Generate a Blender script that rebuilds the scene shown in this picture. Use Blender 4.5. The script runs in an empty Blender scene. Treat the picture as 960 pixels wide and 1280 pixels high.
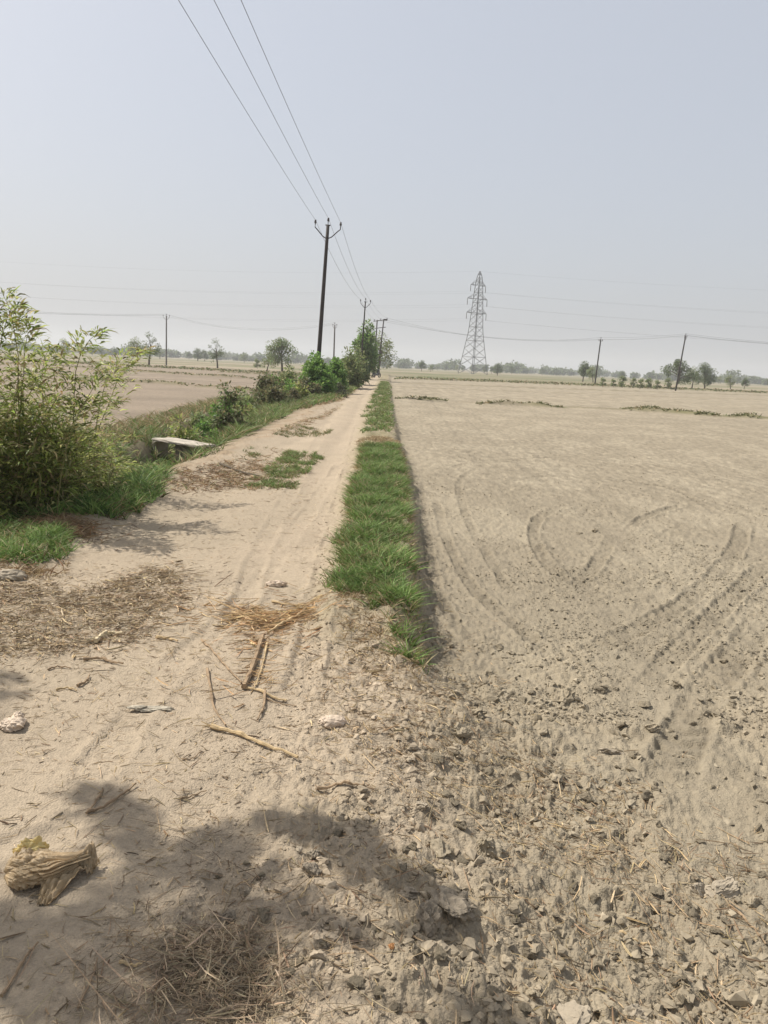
import bpy, bmesh, math, random
import numpy as np
from mathutils import Vector, Matrix
C = bpy.context.scene
COL = C.collection
PI = math.pi
R_ = math.radians

# ------------------------------------------------------------------ camera
F = 961.0; PITCH = R_(10.8); ROLL = R_(2.6); EYE = 1.55
cd = bpy.data.cameras.new('camera'); cam = bpy.data.objects.new('camera', cd); COL.objects.link(cam)
cd.sensor_fit = 'VERTICAL'; cd.sensor_height = 32; cd.lens = 32 * F / 1280
cd.clip_start = 0.05; cd.clip_end = 9000
cam.matrix_world = Matrix.Translation((0, 0, EYE)) @ Matrix.Rotation(PI/2 - PITCH, 4, 'X') @ Matrix.Rotation(ROLL, 4, 'Z')
C.camera = cam
C.render.resolution_x = 768; C.render.resolution_y = 1024

# ------------------------------------------------------------------ light
SUN_EL = R_(52); SUN_AZ = R_(-67)          # azimuth from +Y, negative = left
SD = Vector((math.sin(SUN_AZ)*math.cos(SUN_EL), math.cos(SUN_AZ)*math.cos(SUN_EL), math.sin(SUN_EL)))
w = bpy.data.worlds.new('World'); C.world = w; w.use_nodes = True
nt = w.node_tree; nt.nodes.clear()
sky = nt.nodes.new('ShaderNodeTexSky'); sky.sky_type = 'NISHITA'; sky.sun_disc = False
sky.sun_elevation = SUN_EL; sky.sun_rotation = SUN_AZ
sky.altitude = 100; sky.air_density = 1.0; sky.dust_density = 6.0; sky.ozone_density = 1.6
bg = nt.nodes.new('ShaderNodeBackground'); bg.inputs[1].default_value = 0.14
wo = nt.nodes.new('ShaderNodeOutputWorld')
veil = nt.nodes.new('ShaderNodeMix'); veil.data_type = 'RGBA'; veil.inputs[0].default_value = 0.70     # dusty veil evening out the sky
veil.inputs[7].default_value = (3.42, 3.56, 3.82, 1)
nt.links.new(sky.outputs[0], veil.inputs[6]); nt.links.new(veil.outputs[2], bg.inputs[0]); nt.links.new(bg.outputs[0], wo.inputs[0])
sl = bpy.data.lights.new('sun', 'SUN'); sl.energy = 4.6; sl.angle = R_(0.55); sl.color = (1.0, 0.955, 0.885)
so = bpy.data.objects.new('sun', sl); COL.objects.link(so)
so.rotation_euler = SD.to_track_quat('Z', 'Y').to_euler()
C.view_settings.view_transform = 'Standard'; C.view_settings.look = 'None'
C.view_settings.exposure = 0.36; C.view_settings.gamma = 1.0; C.view_settings.use_curve_mapping = False
C.cycles.volume_bounces = 1
C.cycles.transparent_max_bounces = 12

# ------------------------------------------------------------------ helpers
def ray(px, py):
    u = (px-480)/F; v = (640-py)/F
    c, s = math.cos(ROLL), math.sin(ROLL)
    x = u*c - v*s; y = u*s + v*c; a = PI/2 - PITCH
    return x, y*math.cos(a) + math.sin(a), y*math.sin(a) - math.cos(a)
def G(px, py, h=0.0):                       # point of the ground seen at a place of the photograph
    x, y, z = ray(px, py); t = (h-EYE)/z
    return (x*t, y*t)
def AT(px, py, Y):                          # point at distance Y
    x, y, z = ray(px, py); t = Y/y
    return np.array((x*t, Y, EYE+z*t))
def hz(x): return 458-0.0454*(480-x)       # horizon row in the photograph
def h2(ix, iy, s):
    n = (ix.astype(np.int64)*374761393 + iy.astype(np.int64)*668265263 + s*144269504) & 0xffffffff
    n = ((n ^ (n >> 13))*1274126177) & 0xffffffff
    n = n ^ (n >> 16)
    return n.astype(np.float64)/4294967295.0
def gn(x, y, s=0):                          # gradient noise, about -0.7..0.7
    ix = np.floor(x); iy = np.floor(y); fx = x-ix; fy = y-iy
    def g(a, b):
        t = h2(ix+a, iy+b, s)*2*PI
        return np.cos(t)*(fx-a) + np.sin(t)*(fy-b)
    u = fx*fx*fx*(fx*(fx*6-15)+10); v = fy*fy*fy*(fy*(fy*6-15)+10)
    return (g(0,0)*(1-u)+g(1,0)*u)*(1-v) + (g(0,1)*(1-u)+g(1,1)*u)*v
def fbm(x, y, s=0, o=4, g=0.5):
    r = 0; a = 1.0
    for i in range(o):
        r = r + a*gn(x*2**i, y*2**i, s+i*7); a *= g
    return r
def worley(x, y, s=0):
    ix = np.floor(x); iy = np.floor(y)
    f1 = np.full(x.shape, 9.0); f2 = np.full(x.shape, 9.0); cid = np.zeros(x.shape)
    for a in (-1, 0, 1):
        for b in (-1, 0, 1):
            cx = ix+a; cy = iy+b
            dx = cx + h2(cx, cy, s) - x; dy = cy + h2(cx, cy, s+31) - y
            d = dx*dx + dy*dy
            nid = h2(cx, cy, s+77)
            m = d < f1
            f2 = np.where(m, f1, np.minimum(f2, d)); cid = np.where(m, nid, cid); f1 = np.where(m, d, f1)
    return np.sqrt(f1), np.sqrt(f2), cid
def ss(x, a, b):
    t = np.clip((x-a)/(b-a), 0, 1); return t*t*(3-2*t)
def polydist(x, y, pts):
    best = np.full(x.shape, 1e9); sa = np.zeros(x.shape); acc = 0
    for (x0, y0), (x1, y1) in zip(pts[:-1], pts[1:]):
        dx = x1-x0; dy = y1-y0; L = math.hypot(dx, dy)
        t = np.clip(((x-x0)*dx+(y-y0)*dy)/(L*L), 0, 1)
        d = np.hypot(x-x0-t*dx, y-y0-t*dy)
        m = d < best; best = np.where(m, d, best); sa = np.where(m, acc+t*L, sa); acc += L
    return best, sa
def smoothline(pts, n=6):                   # Catmull-Rom
    P = [np.array(p, float) for p in pts]; P = [2*P[0]-P[1]] + P + [2*P[-1]-P[-2]]
    out = []
    for i in range(1, len(P)-2):
        for k in range(n):
            t = k/n
            out.append(0.5*((2*P[i]) + (-P[i-1]+P[i+1])*t + (2*P[i-1]-5*P[i]+4*P[i+1]-P[i+2])*t*t + (-P[i-1]+3*P[i]-3*P[i+1]+P[i+2])*t**3))
    out.append(P[-2]); return [tuple(p) for p in out]
def inpoly(x, y, poly):
    c = np.zeros(x.shape, bool); n = len(poly)
    for i in range(n):
        x0, y0 = poly[i]; x1, y1 = poly[(i+1) % n]
        m = ((y0 > y) != (y1 > y)) & (x < (x1-x0)*(y-y0)/(y1-y0+1e-12)+x0)
        c ^= m
    return c

def mesh(name, V, faces, mat=None, col=None, smooth=False):
    """V (n,3); faces: list of integer arrays (m,3) or (m,4)"""
    me = bpy.data.meshes.new(name)
    V = np.asarray(V, np.float32)
    if not isinstance(faces, list): faces = [faces]
    faces = [np.asarray(f, np.int32) for f in faces if len(f)]
    me.vertices.add(len(V)); me.vertices.foreach_set('co', V.ravel())
    loops = np.concatenate([f.ravel() for f in faces]); tot = np.concatenate([np.full(len(f), f.shape[1], np.int32) for f in faces])
    st = np.concatenate([[0], np.cumsum(tot)[:-1]]).astype(np.int32)
    me.loops.add(len(loops)); me.loops.foreach_set('vertex_index', loops.astype(np.int32))
    me.polygons.add(len(tot)); me.polygons.foreach_set('loop_start', st); me.polygons.foreach_set('loop_total', tot)
    me.polygons.foreach_set('use_smooth', np.full(len(tot), bool(smooth)))
    me.update(calc_edges=True)
    if col is not None:
        a = me.color_attributes.new('tint', 'FLOAT_COLOR', 'POINT')
        c4 = np.ones((len(V), 4), np.float32); c4[:, :3] = col
        a.data.foreach_set('color', c4.ravel())
    if mat: me.materials.append(mat)
    return me
def obj(name, me, parent=None, loc=None):
    o = bpy.data.objects.new(name, me); COL.objects.link(o)
    if parent: o.parent = parent
    if loc is not None: o.location = loc
    return o
def tag(o, label, cat, group=None, kind=None):
    o['label'] = label; o['category'] = cat
    if group: o['group'] = group
    if kind: o['kind'] = kind
    return o
def thing(name, label, cat, loc=(0,0,0), rz=0, group=None):
    o = bpy.data.objects.new(name, None); COL.objects.link(o); o.location = loc; o.rotation_euler = (0, 0, rz)
    o.empty_display_size = 0.2
    return tag(o, label, cat, group)
def copy_tree(o, parent=None):
    c = o.copy(); COL.objects.link(c)
    if parent: c.parent = parent
    for ch in [k for k in bpy.data.objects if k.parent == o]: copy_tree(ch, c)
    return c
class MB:                                   # collects vertices and faces
    def __init__(s): s.V = []; s.Q = []; s.T = []; s.C = []; s.n = 0
    def add(s, V, Q=None, T=None, col=None):
        V = np.asarray(V, float).reshape(-1, 3)
        if Q is not None and len(Q): s.Q.append(np.asarray(Q, int)+s.n)
        if T is not None and len(T): s.T.append(np.asarray(T, int)+s.n)
        s.V.append(V); s.n += len(V)
        if col is not None:
            c = np.asarray(col, float); s.C.append(np.broadcast_to(c, (len(V), 3)) if c.ndim == 1 else c)
    def build(s, name, mat, smooth=False):
        f = []
        if s.Q: f.append(np.concatenate(s.Q))
        if s.T: f.append(np.concatenate(s.T))
        return mesh(name, np.concatenate(s.V), f, mat, np.concatenate(s.C) if s.C else None, smooth)
    def tube(s, pts, rad, n=6, cap=True, col=None):
        P = np.asarray(pts, float); k = len(P); rad = np.broadcast_to(np.asarray(rad, float), (k,))
        T = np.gradient(P, axis=0); T /= np.linalg.norm(T, axis=1, keepdims=True)+1e-12
        ref = np.array((0, 0, 1.0)) if abs(T[:, 2]).mean() < 0.8 else np.array((1.0, 0.1, 0))
        A = np.cross(T, ref); A /= np.linalg.norm(A, axis=1, keepdims=True)+1e-12
        B = np.cross(T, A)
        th = np.arange(n)*2*PI/n
        V = P[:, None] + rad[:, None, None]*(np.cos(th)[None, :, None]*A[:, None] + np.sin(th)[None, :, None]*B[:, None])
        i = np.arange(k-1)[:, None]; j = np.arange(n)[None]
        Q = np.stack([i*n+j, i*n+(j+1) % n, (i+1)*n+(j+1) % n, (i+1)*n+j], -1).reshape(-1, 4)
        V = V.reshape(-1, 3); Tt = []
        if cap:
            V = np.vstack([V, P[0], P[-1]]); c0 = k*n; c1 = c0+1
            Tt = [(c0, (a+1) % n, a) for a in range(n)] + [(c1, (k-1)*n+a, (k-1)*n+(a+1) % n) for a in range(n)]
        s.add(V, Q, Tt, col)
    def box(s, c, d, M=None, col=None):
        c = np.asarray(c, float); d = np.asarray(d, float)/2
        V = np.array([(x, y, z) for x in (-1, 1) for y in (-1, 1) for z in (-1, 1)], float)*d
        if M is not None: V = V @ np.array(M.to_3x3()).T
        s.add(V+c, [(0,1,3,2),(4,6,7,5),(0,4,5,1),(2,3,7,6),(0,2,6,4),(1,5,7,3)], None, col)
def norm(v): return v/(np.linalg.norm(v, axis=-1, keepdims=True)+1e-12)
def ribbons(mb, P, D, bend, L, W, prof, col, rng, fold=0.0, side=None):
    """n curved tapering blades. D unit direction, bend (n,3), L, W (n,), prof widths along the blade (last 0 = tip)"""
    n = len(P); k = len(prof)
    t = np.linspace(0, 1, k)[None, :, None]
    Pt = P[:, None] + L[:, None, None]*(D[:, None]*t + bend[:, None]*t*t)
    if side is None:
        rv = rng.normal(size=(n, 3)); side = norm(np.cross(D, rv))
    w_ = (W[:, None]*np.array(prof)[None])[:, :, None]/2
    Lf = Pt + side[:, None]*w_; Rt = Pt - side[:, None]*w_
    V = np.stack([Lf, Rt], 2).reshape(n, 2*k, 3)
    base = (np.arange(n)*2*k)[:, None, None]; j = np.arange(k-1)[None, :, None]*2
    Q = (base + j + np.array([0, 1, 3, 2])[None, None]).reshape(-1, 4)
    colv = np.repeat(col, 2*k, axis=0)
    mb.add(V.reshape(-1, 3), Q, None, colv)
def pal(rng, n, cols, jit=0.15):
    c = np.array(cols)[rng.integers(0, len(cols), n)]
    return np.clip(c*(1+rng.normal(0, jit, (n, 1)))*(1+rng.normal(0, jit*0.12, (n, 3))), 0.005, 0.9)

# ------------------------------------------------------------------ materials
def nodes(name):
    m = bpy.data.materials.new(name); m.use_nodes = True; t = m.node_tree; t.nodes.clear()
    out = t.nodes.new('ShaderNodeOutputMaterial'); return m, t, out
def mat(name, col, rough=0.8, nscale=8.0, var=0.25, bump=0.0, bscale=None, metal=0.0, spec=0.3, attr=False, trans=0.0, detail=6):
    m, t, out = nodes(name)
    b = t.nodes.new('ShaderNodeBsdfPrincipled'); b.inputs['Roughness'].default_value = rough; b.inputs['Metallic'].default_value = metal
    b.inputs['Specular IOR Level'].default_value = spec
    tc = t.nodes.new('ShaderNodeTexCoord')
    no = t.nodes.new('ShaderNodeTexNoise'); no.inputs['Scale'].default_value = nscale; no.inputs['Detail'].default_value = detail
    t.links.new(tc.outputs['Object'], no.inputs['Vector'])
    mr = t.nodes.new('ShaderNodeMapRange'); mr.inputs[1].default_value = 0.3; mr.inputs[2].default_value = 0.7
    mr.inputs[3].default_value = 1-var; mr.inputs[4].default_value = 1+var
    t.links.new(no.outputs['Fac'], mr.inputs[0])
    mx = t.nodes.new('ShaderNodeVectorMath'); mx.operation = 'SCALE'
    if attr:
        at = t.nodes.new('ShaderNodeAttribute'); at.attribute_name = 'tint'; t.links.new(at.outputs['Color'], mx.inputs[0])
    else: mx.inputs[0].default_value = col
    t.links.new(mr.outputs[0], mx.inputs['Scale'])
    t.links.new(mx.outputs[0], b.inputs['Base Color'])
    if bump:
        n2 = t.nodes.new('ShaderNodeTexNoise'); n2.inputs['Scale'].default_value = bscale or nscale*4; n2.inputs['Detail'].default_value = 6
        t.links.new(tc.outputs['Object'], n2.inputs['Vector'])
        bp = t.nodes.new('ShaderNodeBump'); bp.inputs['Strength'].default_value = 1.0; bp.inputs['Distance'].default_value = bump
        t.links.new(n2.outputs['Fac'], bp.inputs['Height']); t.links.new(bp.outputs[0], b.inputs['Normal'])
    if trans:
        tr = t.nodes.new('ShaderNodeBsdfTranslucent'); t.links.new(mx.outputs[0], tr.inputs[0])
        ms = t.nodes.new('ShaderNodeMixShader'); ms.inputs[0].default_value = trans
        t.links.new(b.outputs[0], ms.inputs[1]); t.links.new(tr.outputs[0], ms.inputs[2]); t.links.new(ms.outputs[0], out.inputs[0])
    else: t.links.new(b.outputs[0], out.inputs[0])
    return m
M_ground = mat('ground_soil', (0,0,0), rough=0.95, nscale=45, var=0.10, bump=0.009, bscale=120, attr=True, spec=0.1)
M_leaf = mat('leaf', (0,0,0), rough=0.5, nscale=3, var=0.15, attr=True, trans=0.48, spec=0.35)
M_grass = mat('grass_blade', (0,0,0), rough=0.6, nscale=3, var=0.2, attr=True, trans=0.25, spec=0.25)
M_straw = mat('straw', (0,0,0), rough=0.7, nscale=30, var=0.2, attr=True, spec=0.2)
M_clod = mat('dry_clod', (0.29, 0.243, 0.172), rough=0.95, nscale=25, var=0.2, bump=0.005, bscale=110, spec=0.1)
M_crumb = mat('soil_crumb', (0,0,0), rough=0.95, nscale=40, var=0.2, attr=True, spec=0.1)
M_bark = mat('bark', (0.10, 0.08, 0.055), rough=0.9, nscale=6, var=0.3, bump=0.01, bscale=30)
M_stem = mat('green_stem', (0.16, 0.15, 0.06), rough=0.7, nscale=10, var=0.3)
M_stick = mat('dry_stalk', (0.27, 0.19, 0.115), rough=0.8, nscale=30, var=0.35, bump=0.002, bscale=200)
M_stalkp = mat('pale_stalk', (0.42, 0.31, 0.17), rough=0.7, nscale=30, var=0.3, bump=0.002, bscale=200)
M_pole = mat('weathered_pole_steel', (0.035, 0.028, 0.024), rough=0.75, nscale=3, var=0.4, bump=0.003, bscale=40)
M_pole2 = mat('grey_concrete_pole', (0.14, 0.13, 0.12), rough=0.85, nscale=3, var=0.25)
M_ins = mat('insulator_glaze', (0.03, 0.02, 0.018), rough=0.3, nscale=3, var=0.1, spec=0.5)
M_wire = mat('wire', (0.07, 0.07, 0.075), rough=0.5, nscale=1, var=0.1, metal=0.3)
M_steel = mat('galvanised_steel', (0.17, 0.175, 0.18), rough=0.6, nscale=0.6, var=0.15, metal=0.3)
M_conc = mat('old_concrete', (0.36, 0.32, 0.26), rough=0.9, nscale=5, var=0.25, bump=0.01, bscale=40)
M_plastic = mat('dusty_tan_plastic', (0.43, 0.315, 0.18), rough=0.45, nscale=11, var=0.42, bump=0.0025, bscale=130, spec=0.45, trans=0.22)
M_yellow = mat('yellow_plastic', (0.75, 0.60, 0.27), rough=0.4, nscale=30, var=0.3, trans=0.25, bump=0.003, bscale=60)
M_paper = mat('crumpled_paper', (0.50, 0.40, 0.30), rough=0.6, nscale=30, var=0.2, bump=0.003, bscale=80)
M_silver = mat('silver_wrapper', (0.36, 0.32, 0.25), rough=0.95, spec=0.05, nscale=30, var=0.35, metal=0.0, bump=0.003, bscale=80)
M_blue = mat('faded_blue_plastic', (0.06, 0.13, 0.19), rough=0.4, nscale=20, var=0.3)
M_paint = mat('dark_paint', (0.02, 0.02, 0.022), rough=0.4, nscale=8, var=0.1)
M_rubber = mat('rubber', (0.02, 0.02, 0.02), rough=0.85, nscale=8, var=0.1)
M_shirt = mat('pale_shirt', (0.55, 0.56, 0.52), rough=0.9, nscale=12, var=0.1)
M_trouser = mat('dark_trousers', (0.05, 0.05, 0.06), rough=0.9, nscale=12, var=0.1)
M_skin = mat('skin', (0.20, 0.11, 0.07), rough=0.6, nscale=12, var=0.05)
M_hair = mat('black_hair', (0.012, 0.01, 0.01), rough=0.6, nscale=20, var=0.1)
M_glass = mat('lamp_glass', (0.5, 0.5, 0.5), rough=0.15, nscale=2, var=0.02)

# ------------------------------------------------------------------ terrain
PL = [(1,-3.3),(5.1,-2.75),(5.6,-2.35),(7.0,-2.7),(7.6,-2.3),(9.6,-2.6),(11.9,-2.3),(14.4,-2.3),(19.7,-1.95),(33,-2.3),(62,-2.1),(97,-1.9),(125,-1.8)]
PRt = [(1,-0.2),(2.5,-0.26),(3.6,-0.36),(5.1,-0.38),(8,-0.45),(13,-0.6),(18,-0.66),(34.6,-0.9),(64,-1.15),(97,-1.45),(125,-1.4)]
SR = [(1,0.1),(3.8,0.2),(5.2,0.26),(8.2,0.3),(12.9,0.3),(16.7,0.22),(29,0.12),(66,0.0),(125,-0.1)]
DX = [(0,-4.2),(7,-4.0),(11,-3.75),(13.5,-3.75),(18,-4.1),(30,-5.0),(57,-5.1),(125,-5.0)]
def ip(tab, y): return np.interp(y, [a for a, b in tab], [b for a, b in tab])
BUNDS = [  # polyline on the ground, height, half width, greenness
    ([G(493,495), G(530,497), G(560,498)], 0.16, 0.45, 1.0),
    ([G(596,502), G(650,503), G(706,507)], 0.13, 0.4, 0.7),
    ([G(560,499), G(640,503), G(706,506), G(780,509), G(860,514), (17.5,36.2), (30,31)], 0.09, 0.35, 0.4),
    ([G(776,509), G(830,512), G(880,516), (17.5,36.2), (26,33)], 0.14, 0.4, 0.9),
    ([(0.5,77),(8,79),(20,84),(40,95),(60,108)], 0.16, 0.6, 0.3),
    ([(0.5,100),(15,112),(35,118),(60,120),(90,124)], 0.28, 0.8, 0.8),
    ([(0.3,63),(10,66),(22,70),(50,80)], 0.07, 0.4, 0.2),
    ([(-60,60),(-27,54.3),(-23.6,53.8),(-18,50)], 0.15, 0.4, 0.5),
    ([(-18,46),(-13.7,46.2),(-9.5,42.6),(-6.5,40.5)], 0.17, 0.35, 0.7),
    ([(-48,84),(-38,82),(-28,78),(-19.2,70.4),(-12,68)], 0.18, 0.5, 0.6),
    ([(-60,112),(-39,106),(-22,100),(-8,96)], 0.22, 0.7, 0.9),
    ([(-20,90),(-14,88),(-7,85)], 0.14, 0.5, 0.6),
]
TR = [smoothline([G(*p) for p in q]) for q in (
    [(700,622),(676,634),(668,652),(682,682),(712,708),(735,702),(752,680),(768,655)],
    [(552,580),(600,568),(680,564),(780,566),(862,582)],
    [(786,655),(798,640),(824,628),(862,618)],
    [(545,610),(560,660),(592,712),(650,760),(700,800)],
    [(930,640),(924,668),(898,702),(850,738),(790,768),(720,795)],
    [(965,745),(930,790),(885,840),(855,900),(840,960)],
    [(640,590),(690,585),(760,590),(840,600),(900,630)],
    [(525,600),(540,690),(560,740),(620,800)],
    [(600,575),(575,590),(580,620),(600,660),(640,720)],
    [(960,690),(900,745),(840,800),(800,850)],
)]
TW = [0.07, 0.065, 0.07, 0.06, 0.09, 0.11, 0.06, 0.06, 0.055, 0.09]
TP = [smoothline([G(*p) for p in q]) for q in (
    [(452,510),(432,600),(405,720),(385,820),(330,1000),(250,1180)],
    [(415,520),(350,640),(300,760),(215,900),(60,1060)],
    [(425,580),(330,720),(230,820),(120,960)],
    [(375,830),(330,930),(240,1010),(180,1060)],
)]
def macro(x, y):
    yl = np.clip(y, 0.5, 124)
    xr = ip(PRt, yl)+0.07*gn(y*1.3, y*0, 14); xl = ip(PL, yl)+0.28*gn(y*0.8, y*0, 15)+0.12*gn(y*3.1, x*1.0, 16); xs = ip(SR, yl)+0.09*gn(y*1.1, y*0+5, 17)+0.04*gn(y*4.0, y*0+5, 18); xd = ip(DX, yl)
    near = 1-ss(yl, 3.3, 4.3)
    fr = ss(x, xs-0.08-0.1*near, xs+0.12+0.5*near)
    z = -0.14*fr
    mid = (xr+xs)/2; hw = np.maximum((xs-xr)/2, 0.1)
    sb = np.exp(-((x-mid)/hw)**4)*ss(yl, 3.7, 4.6)
    z = z + sb*(0.09*(1-ss(yl, 14, 20))+0.05)*(1+0.7*gn(x*2.5, y*1.4, 8))
    pf = np.clip((x-xl)/(xr-xl), 0, 1); inp = ss(x, xl-0.3, xl)*(1-ss(x, xr, xr+0.3))
    z = z - inp*0.022*(np.exp(-((pf-0.28)/0.1)**2)+np.exp(-((pf-0.78)/0.1)**2)) * ss(yl, 4, 9)
    dm = ss(y, -30, -10)*(1-ss(y, 75, 95))
    deep = ss(y, 6, 9)*(1-ss(y, 24, 34))
    z = z - dm*(0.25+0.33*deep)*np.exp(-np.abs((x-xd)/0.5)**3.2)
    z = z + dm*(0.03+0.05*gn(y*0.9, x*1.4, 7))*np.exp(-((x-(xd-1.15))/0.35)**2)
    z = z - 0.12*(1-ss(x, xd-1.6, xd-0.7))
    z = z + dm*0.05*np.exp(-((x-(xl-0.25))/0.3)**2)
    return z, fr, sb, inp, xd, xl, xr, xs, dm
def terrain(x, y, colour=False):
    x = np.asarray(x, float); y = np.asarray(y, float)
    r = np.hypot(x, y)
    z, fr, sb, inp, xd, xl, xr, xs, dm = macro(x, y)
    far = ss(r, 110, 170)
    z = z*(1-far)
    lf = 1-ss(x, xd-1.4, xd-0.8)                       # left field
    field = np.maximum(fr, lf)
    z = z + 0.02*fbm(x*0.5, y*0.5, 3, 3)*(1-far) + 0.5*fbm(x/300, y/300, 5, 2)*ss(r, 200, 600)
    n1 = fbm(x*1.6, y*1.6, 11, 3); n2 = fbm(x*9, y*9, 12, 4, 0.6); n3 = fbm(x*40, y*40, 13, 3, 0.6)
    nearf = 1-ss(r, 14, 40); nearn = 1-ss(r, 5, 16)
    # tilled soil
    rough = np.clip((1-ss(y, 3.3, 5.2))*ss(x, -0.1, 0.45) + 0.75*(1-ss(y, 2.4, 3.2))*ss(x, -0.75, -0.1)*ss(n1, -0.5, 0.3), 0, 1)
    rough = rough*(1-0.75*np.exp(-((x-(1.35+0.12*(y-2.6)))/0.22)**2)*ss(y, 2.0, 2.4))
    rough = rough*(0.55+0.45*ss(fbm(x*2.3+5, y*2.3, 21, 2), -0.25, 0.2))
    fm = fr*(1-rough)
    f1, f2, ci = worley(x*13+0.4*n2, y*13+0.4*n1, 40)
    cl = np.clip(1-f1*1.5, 0, 1)*ci
    g1, g2, cj = worley(x*32+n3*0.3, y*32, 50)
    cs = np.clip(1-g1*1.4, 0, 1)*cj
    h1, hh2, ck = worley(x*5.5+0.5*n2, y*5.5+0.4*n2, 60)
    cb = np.clip(1-h1*1.5, 0, 1)**0.7*np.where(ck > 0.5, ck, 0.15*ck)
    k1, k2, kc = worley(x*66, y*66, 65); ct_ = np.clip(1-k1*1.4, 0, 1)*kc*nearn
    patch = 0.35+0.65*ss(fbm(x*0.8, y*0.8, 61, 3), -0.3, 0.25)
    zf = (0.010*n2 + 0.020*cl*patch)*(1-ss(r, 40, 95)) + (0.016*cs + 0.004*n3)*nearf
    band = np.exp(-((x-(1.35+0.12*(y-2.6)))/0.26)**2)*ss(y, 1.8, 2.4)*(1-ss(y, 4.5, 6))
    z = z + np.maximum(fm*(1-0.65*band), 0.8*lf)*zf*1.15
    z = z + rough*(0.060*n1 + 0.020*n2 + 0.030*cb + 0.026*cl + 0.016*cs + 0.007*n3 + 0.009*ct_)
    pth = (1-field)*(1-rough)
    # wind and wheel smoothed dust with faint footprints and streaks
    st = gn(x*14+2*n1, y*4.5+0.6*n1, 33)
    z = z + pth*nearf*(0.012*n1 + 0.0045*n2 + 0.0022*st + 0.0012*n3)
    z = z + pth*ss(x, xl-0.1, xl-0.5)*0  # verge handled by n
    verge = (1-inp)*pth*(1-rough)
    z = z + verge*nearf*(0.02*n2+0.012*cl)
    # crumbly right shoulder of the path
    sh = np.exp(-((x-(xr+0.02))/0.16)**2)*(1-ss(y, 12, 20))
    z = z + sh*(0.013*n2+0.016*cs+0.012*cl)
    edge_ = np.exp(-((x-(xs+0.04))/0.12)**2)*(1-ss(y, 20, 30))*ss(y, 3.6, 4.4)
    z = z + edge_*(0.035*n2+0.03*cl+0.02*cs+0.03*n1)
    tm = np.zeros(x.shape)
    m = (r < 16) & (y > 0.5) & (x > 0.1)
    if m.any():
        xx = x[m]; yy = y[m]; zz = np.zeros(xx.shape); tt = np.zeros(xx.shape)
        wob = 0.02*fbm(xx*2, yy*2, 71, 2); nb = gn(xx*9, yy*9, 75)
        for pl, w_ in zip(TR, TW):
            d, s = polydist(xx, yy, pl); d = d+wob
            ins = 1-ss(d, w_*0.8, w_*0.98)
            L = polydist(np.array([pl[-1][0]]), np.array([pl[-1][1]]), pl)[1][0]
            e = ss(s, 0, 0.5)*(1-ss(s, L-0.5, L))*(0.45+0.55*ss(gn(s*1.3, s*0+w_*90, 73), -0.3, 0.2))
            zz += e*(0.6 if w_ < 0.068 else 0.9)*(-0.013*ins + 0.014*np.exp(-((d-w_*1.15)/0.022)**2)*(1+2.2*nb) + 0.011*ins*np.tanh(3*np.sin(s*2*PI/0.13+d*22))*(1+1.5*nb))
            tt = np.maximum(tt, ins*e)
        z[m] += zz*fr[m]; tm[m] = tt
    m = (r < 20) & (y > 0.5) & (x < 0.3) & (x > -3)
    tq = np.zeros(x.shape)
    if m.any():
        xx = x[m]; yy = y[m]; zz = np.zeros(xx.shape); tt = np.zeros(xx.shape)
        for i, pl in enumerate(TP):
            d, s = polydist(xx, yy, pl)
            d = d + 0.02*gn(xx*2, yy*2, 72)
            ins = 1-ss(d, 0.05, 0.085)
            e = 0.3+0.7*ss(gn(s*0.9, s*0+i*3.3, 74), -0.1, 0.3)
            zz += (1.5 if i == 0 else 1.0)*e*(-0.009*ins + 0.006*np.exp(-((d-0.1)/0.02)**2) + 0.0035*ins*np.sin(s*2*PI/0.055 + d*40))
            tt = np.maximum(tt, ins*e)
        z[m] += zz*pth[m]; tq[m] = tt
    bm = np.zeros(x.shape); bq = np.zeros(x.shape)
    m = (r > 25) & (r < 200)
    if m.any():
        xx = x[m]; yy = y[m]; zz = np.zeros(xx.shape); gg = np.zeros(xx.shape); bb_ = np.zeros(xx.shape)
        wv = 0.5*gn(xx*0.4, yy*0.4, 81)
        for pl, h, hw, gr in BUNDS:
            d, s = polydist(xx, yy, pl)
            L = polydist(np.array([pl[-1][0]]), np.array([pl[-1][1]]), pl)[1][0]
            e = ss(s, 0, 1.0)*(1-ss(s, L-1.0, L))
            q = np.exp(-((d+wv*0.4)/hw)**2)*e
            bb_ = np.maximum(bb_, q); zz += h*q*(0.8+0.6*gn(xx*1.1, yy*1.1, 82)); gg = np.maximum(gg, q*gr*ss(gn(xx*0.5, yy*0.5, 83)+0.35, 0.0, 0.4))
        z[m] += zz; bm[m] = gg; bq[m] = bb_
    if not colour: return z
    def C3(c): return np.array(c)[None]
    def mixc(a, b, t): return a*(1-t[:, None]) + b*t[:, None]
    dust = C3((0.352, 0.286, 0.207)); fld = C3((0.250, 0.212, 0.152)); fldp = C3((0.295, 0.252, 0.182)); lfc = C3((0.225, 0.182, 0.135))
    big = fbm(x*0.35, y*0.35, 91, 3); med = fbm(x*2.2, y*2.2, 92, 4)
    c = np.broadcast_to(dust, (len(x), 3))*(1+0.10*med[:, None]+0.10*big[:, None])
    c = mixc(c, C3((0.28, 0.233, 0.167)), np.clip(ss(big, 0.0, 0.35)*0.4, 0, 1))
    ff = mixc(np.broadcast_to(fld, c.shape), fldp, ss(fbm(x*0.9+0.2*med, y*0.4, 93, 4), -0.15, 0.3)*0.75)
    streak = gn(x*0.05+0.02*y, y*0.35, 94)
    ff = ff*(1+0.12*(streak*ss(r, 14, 30))[:, None] + 0.12*(gn(x*8, y*8, 99))[:, None])
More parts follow.
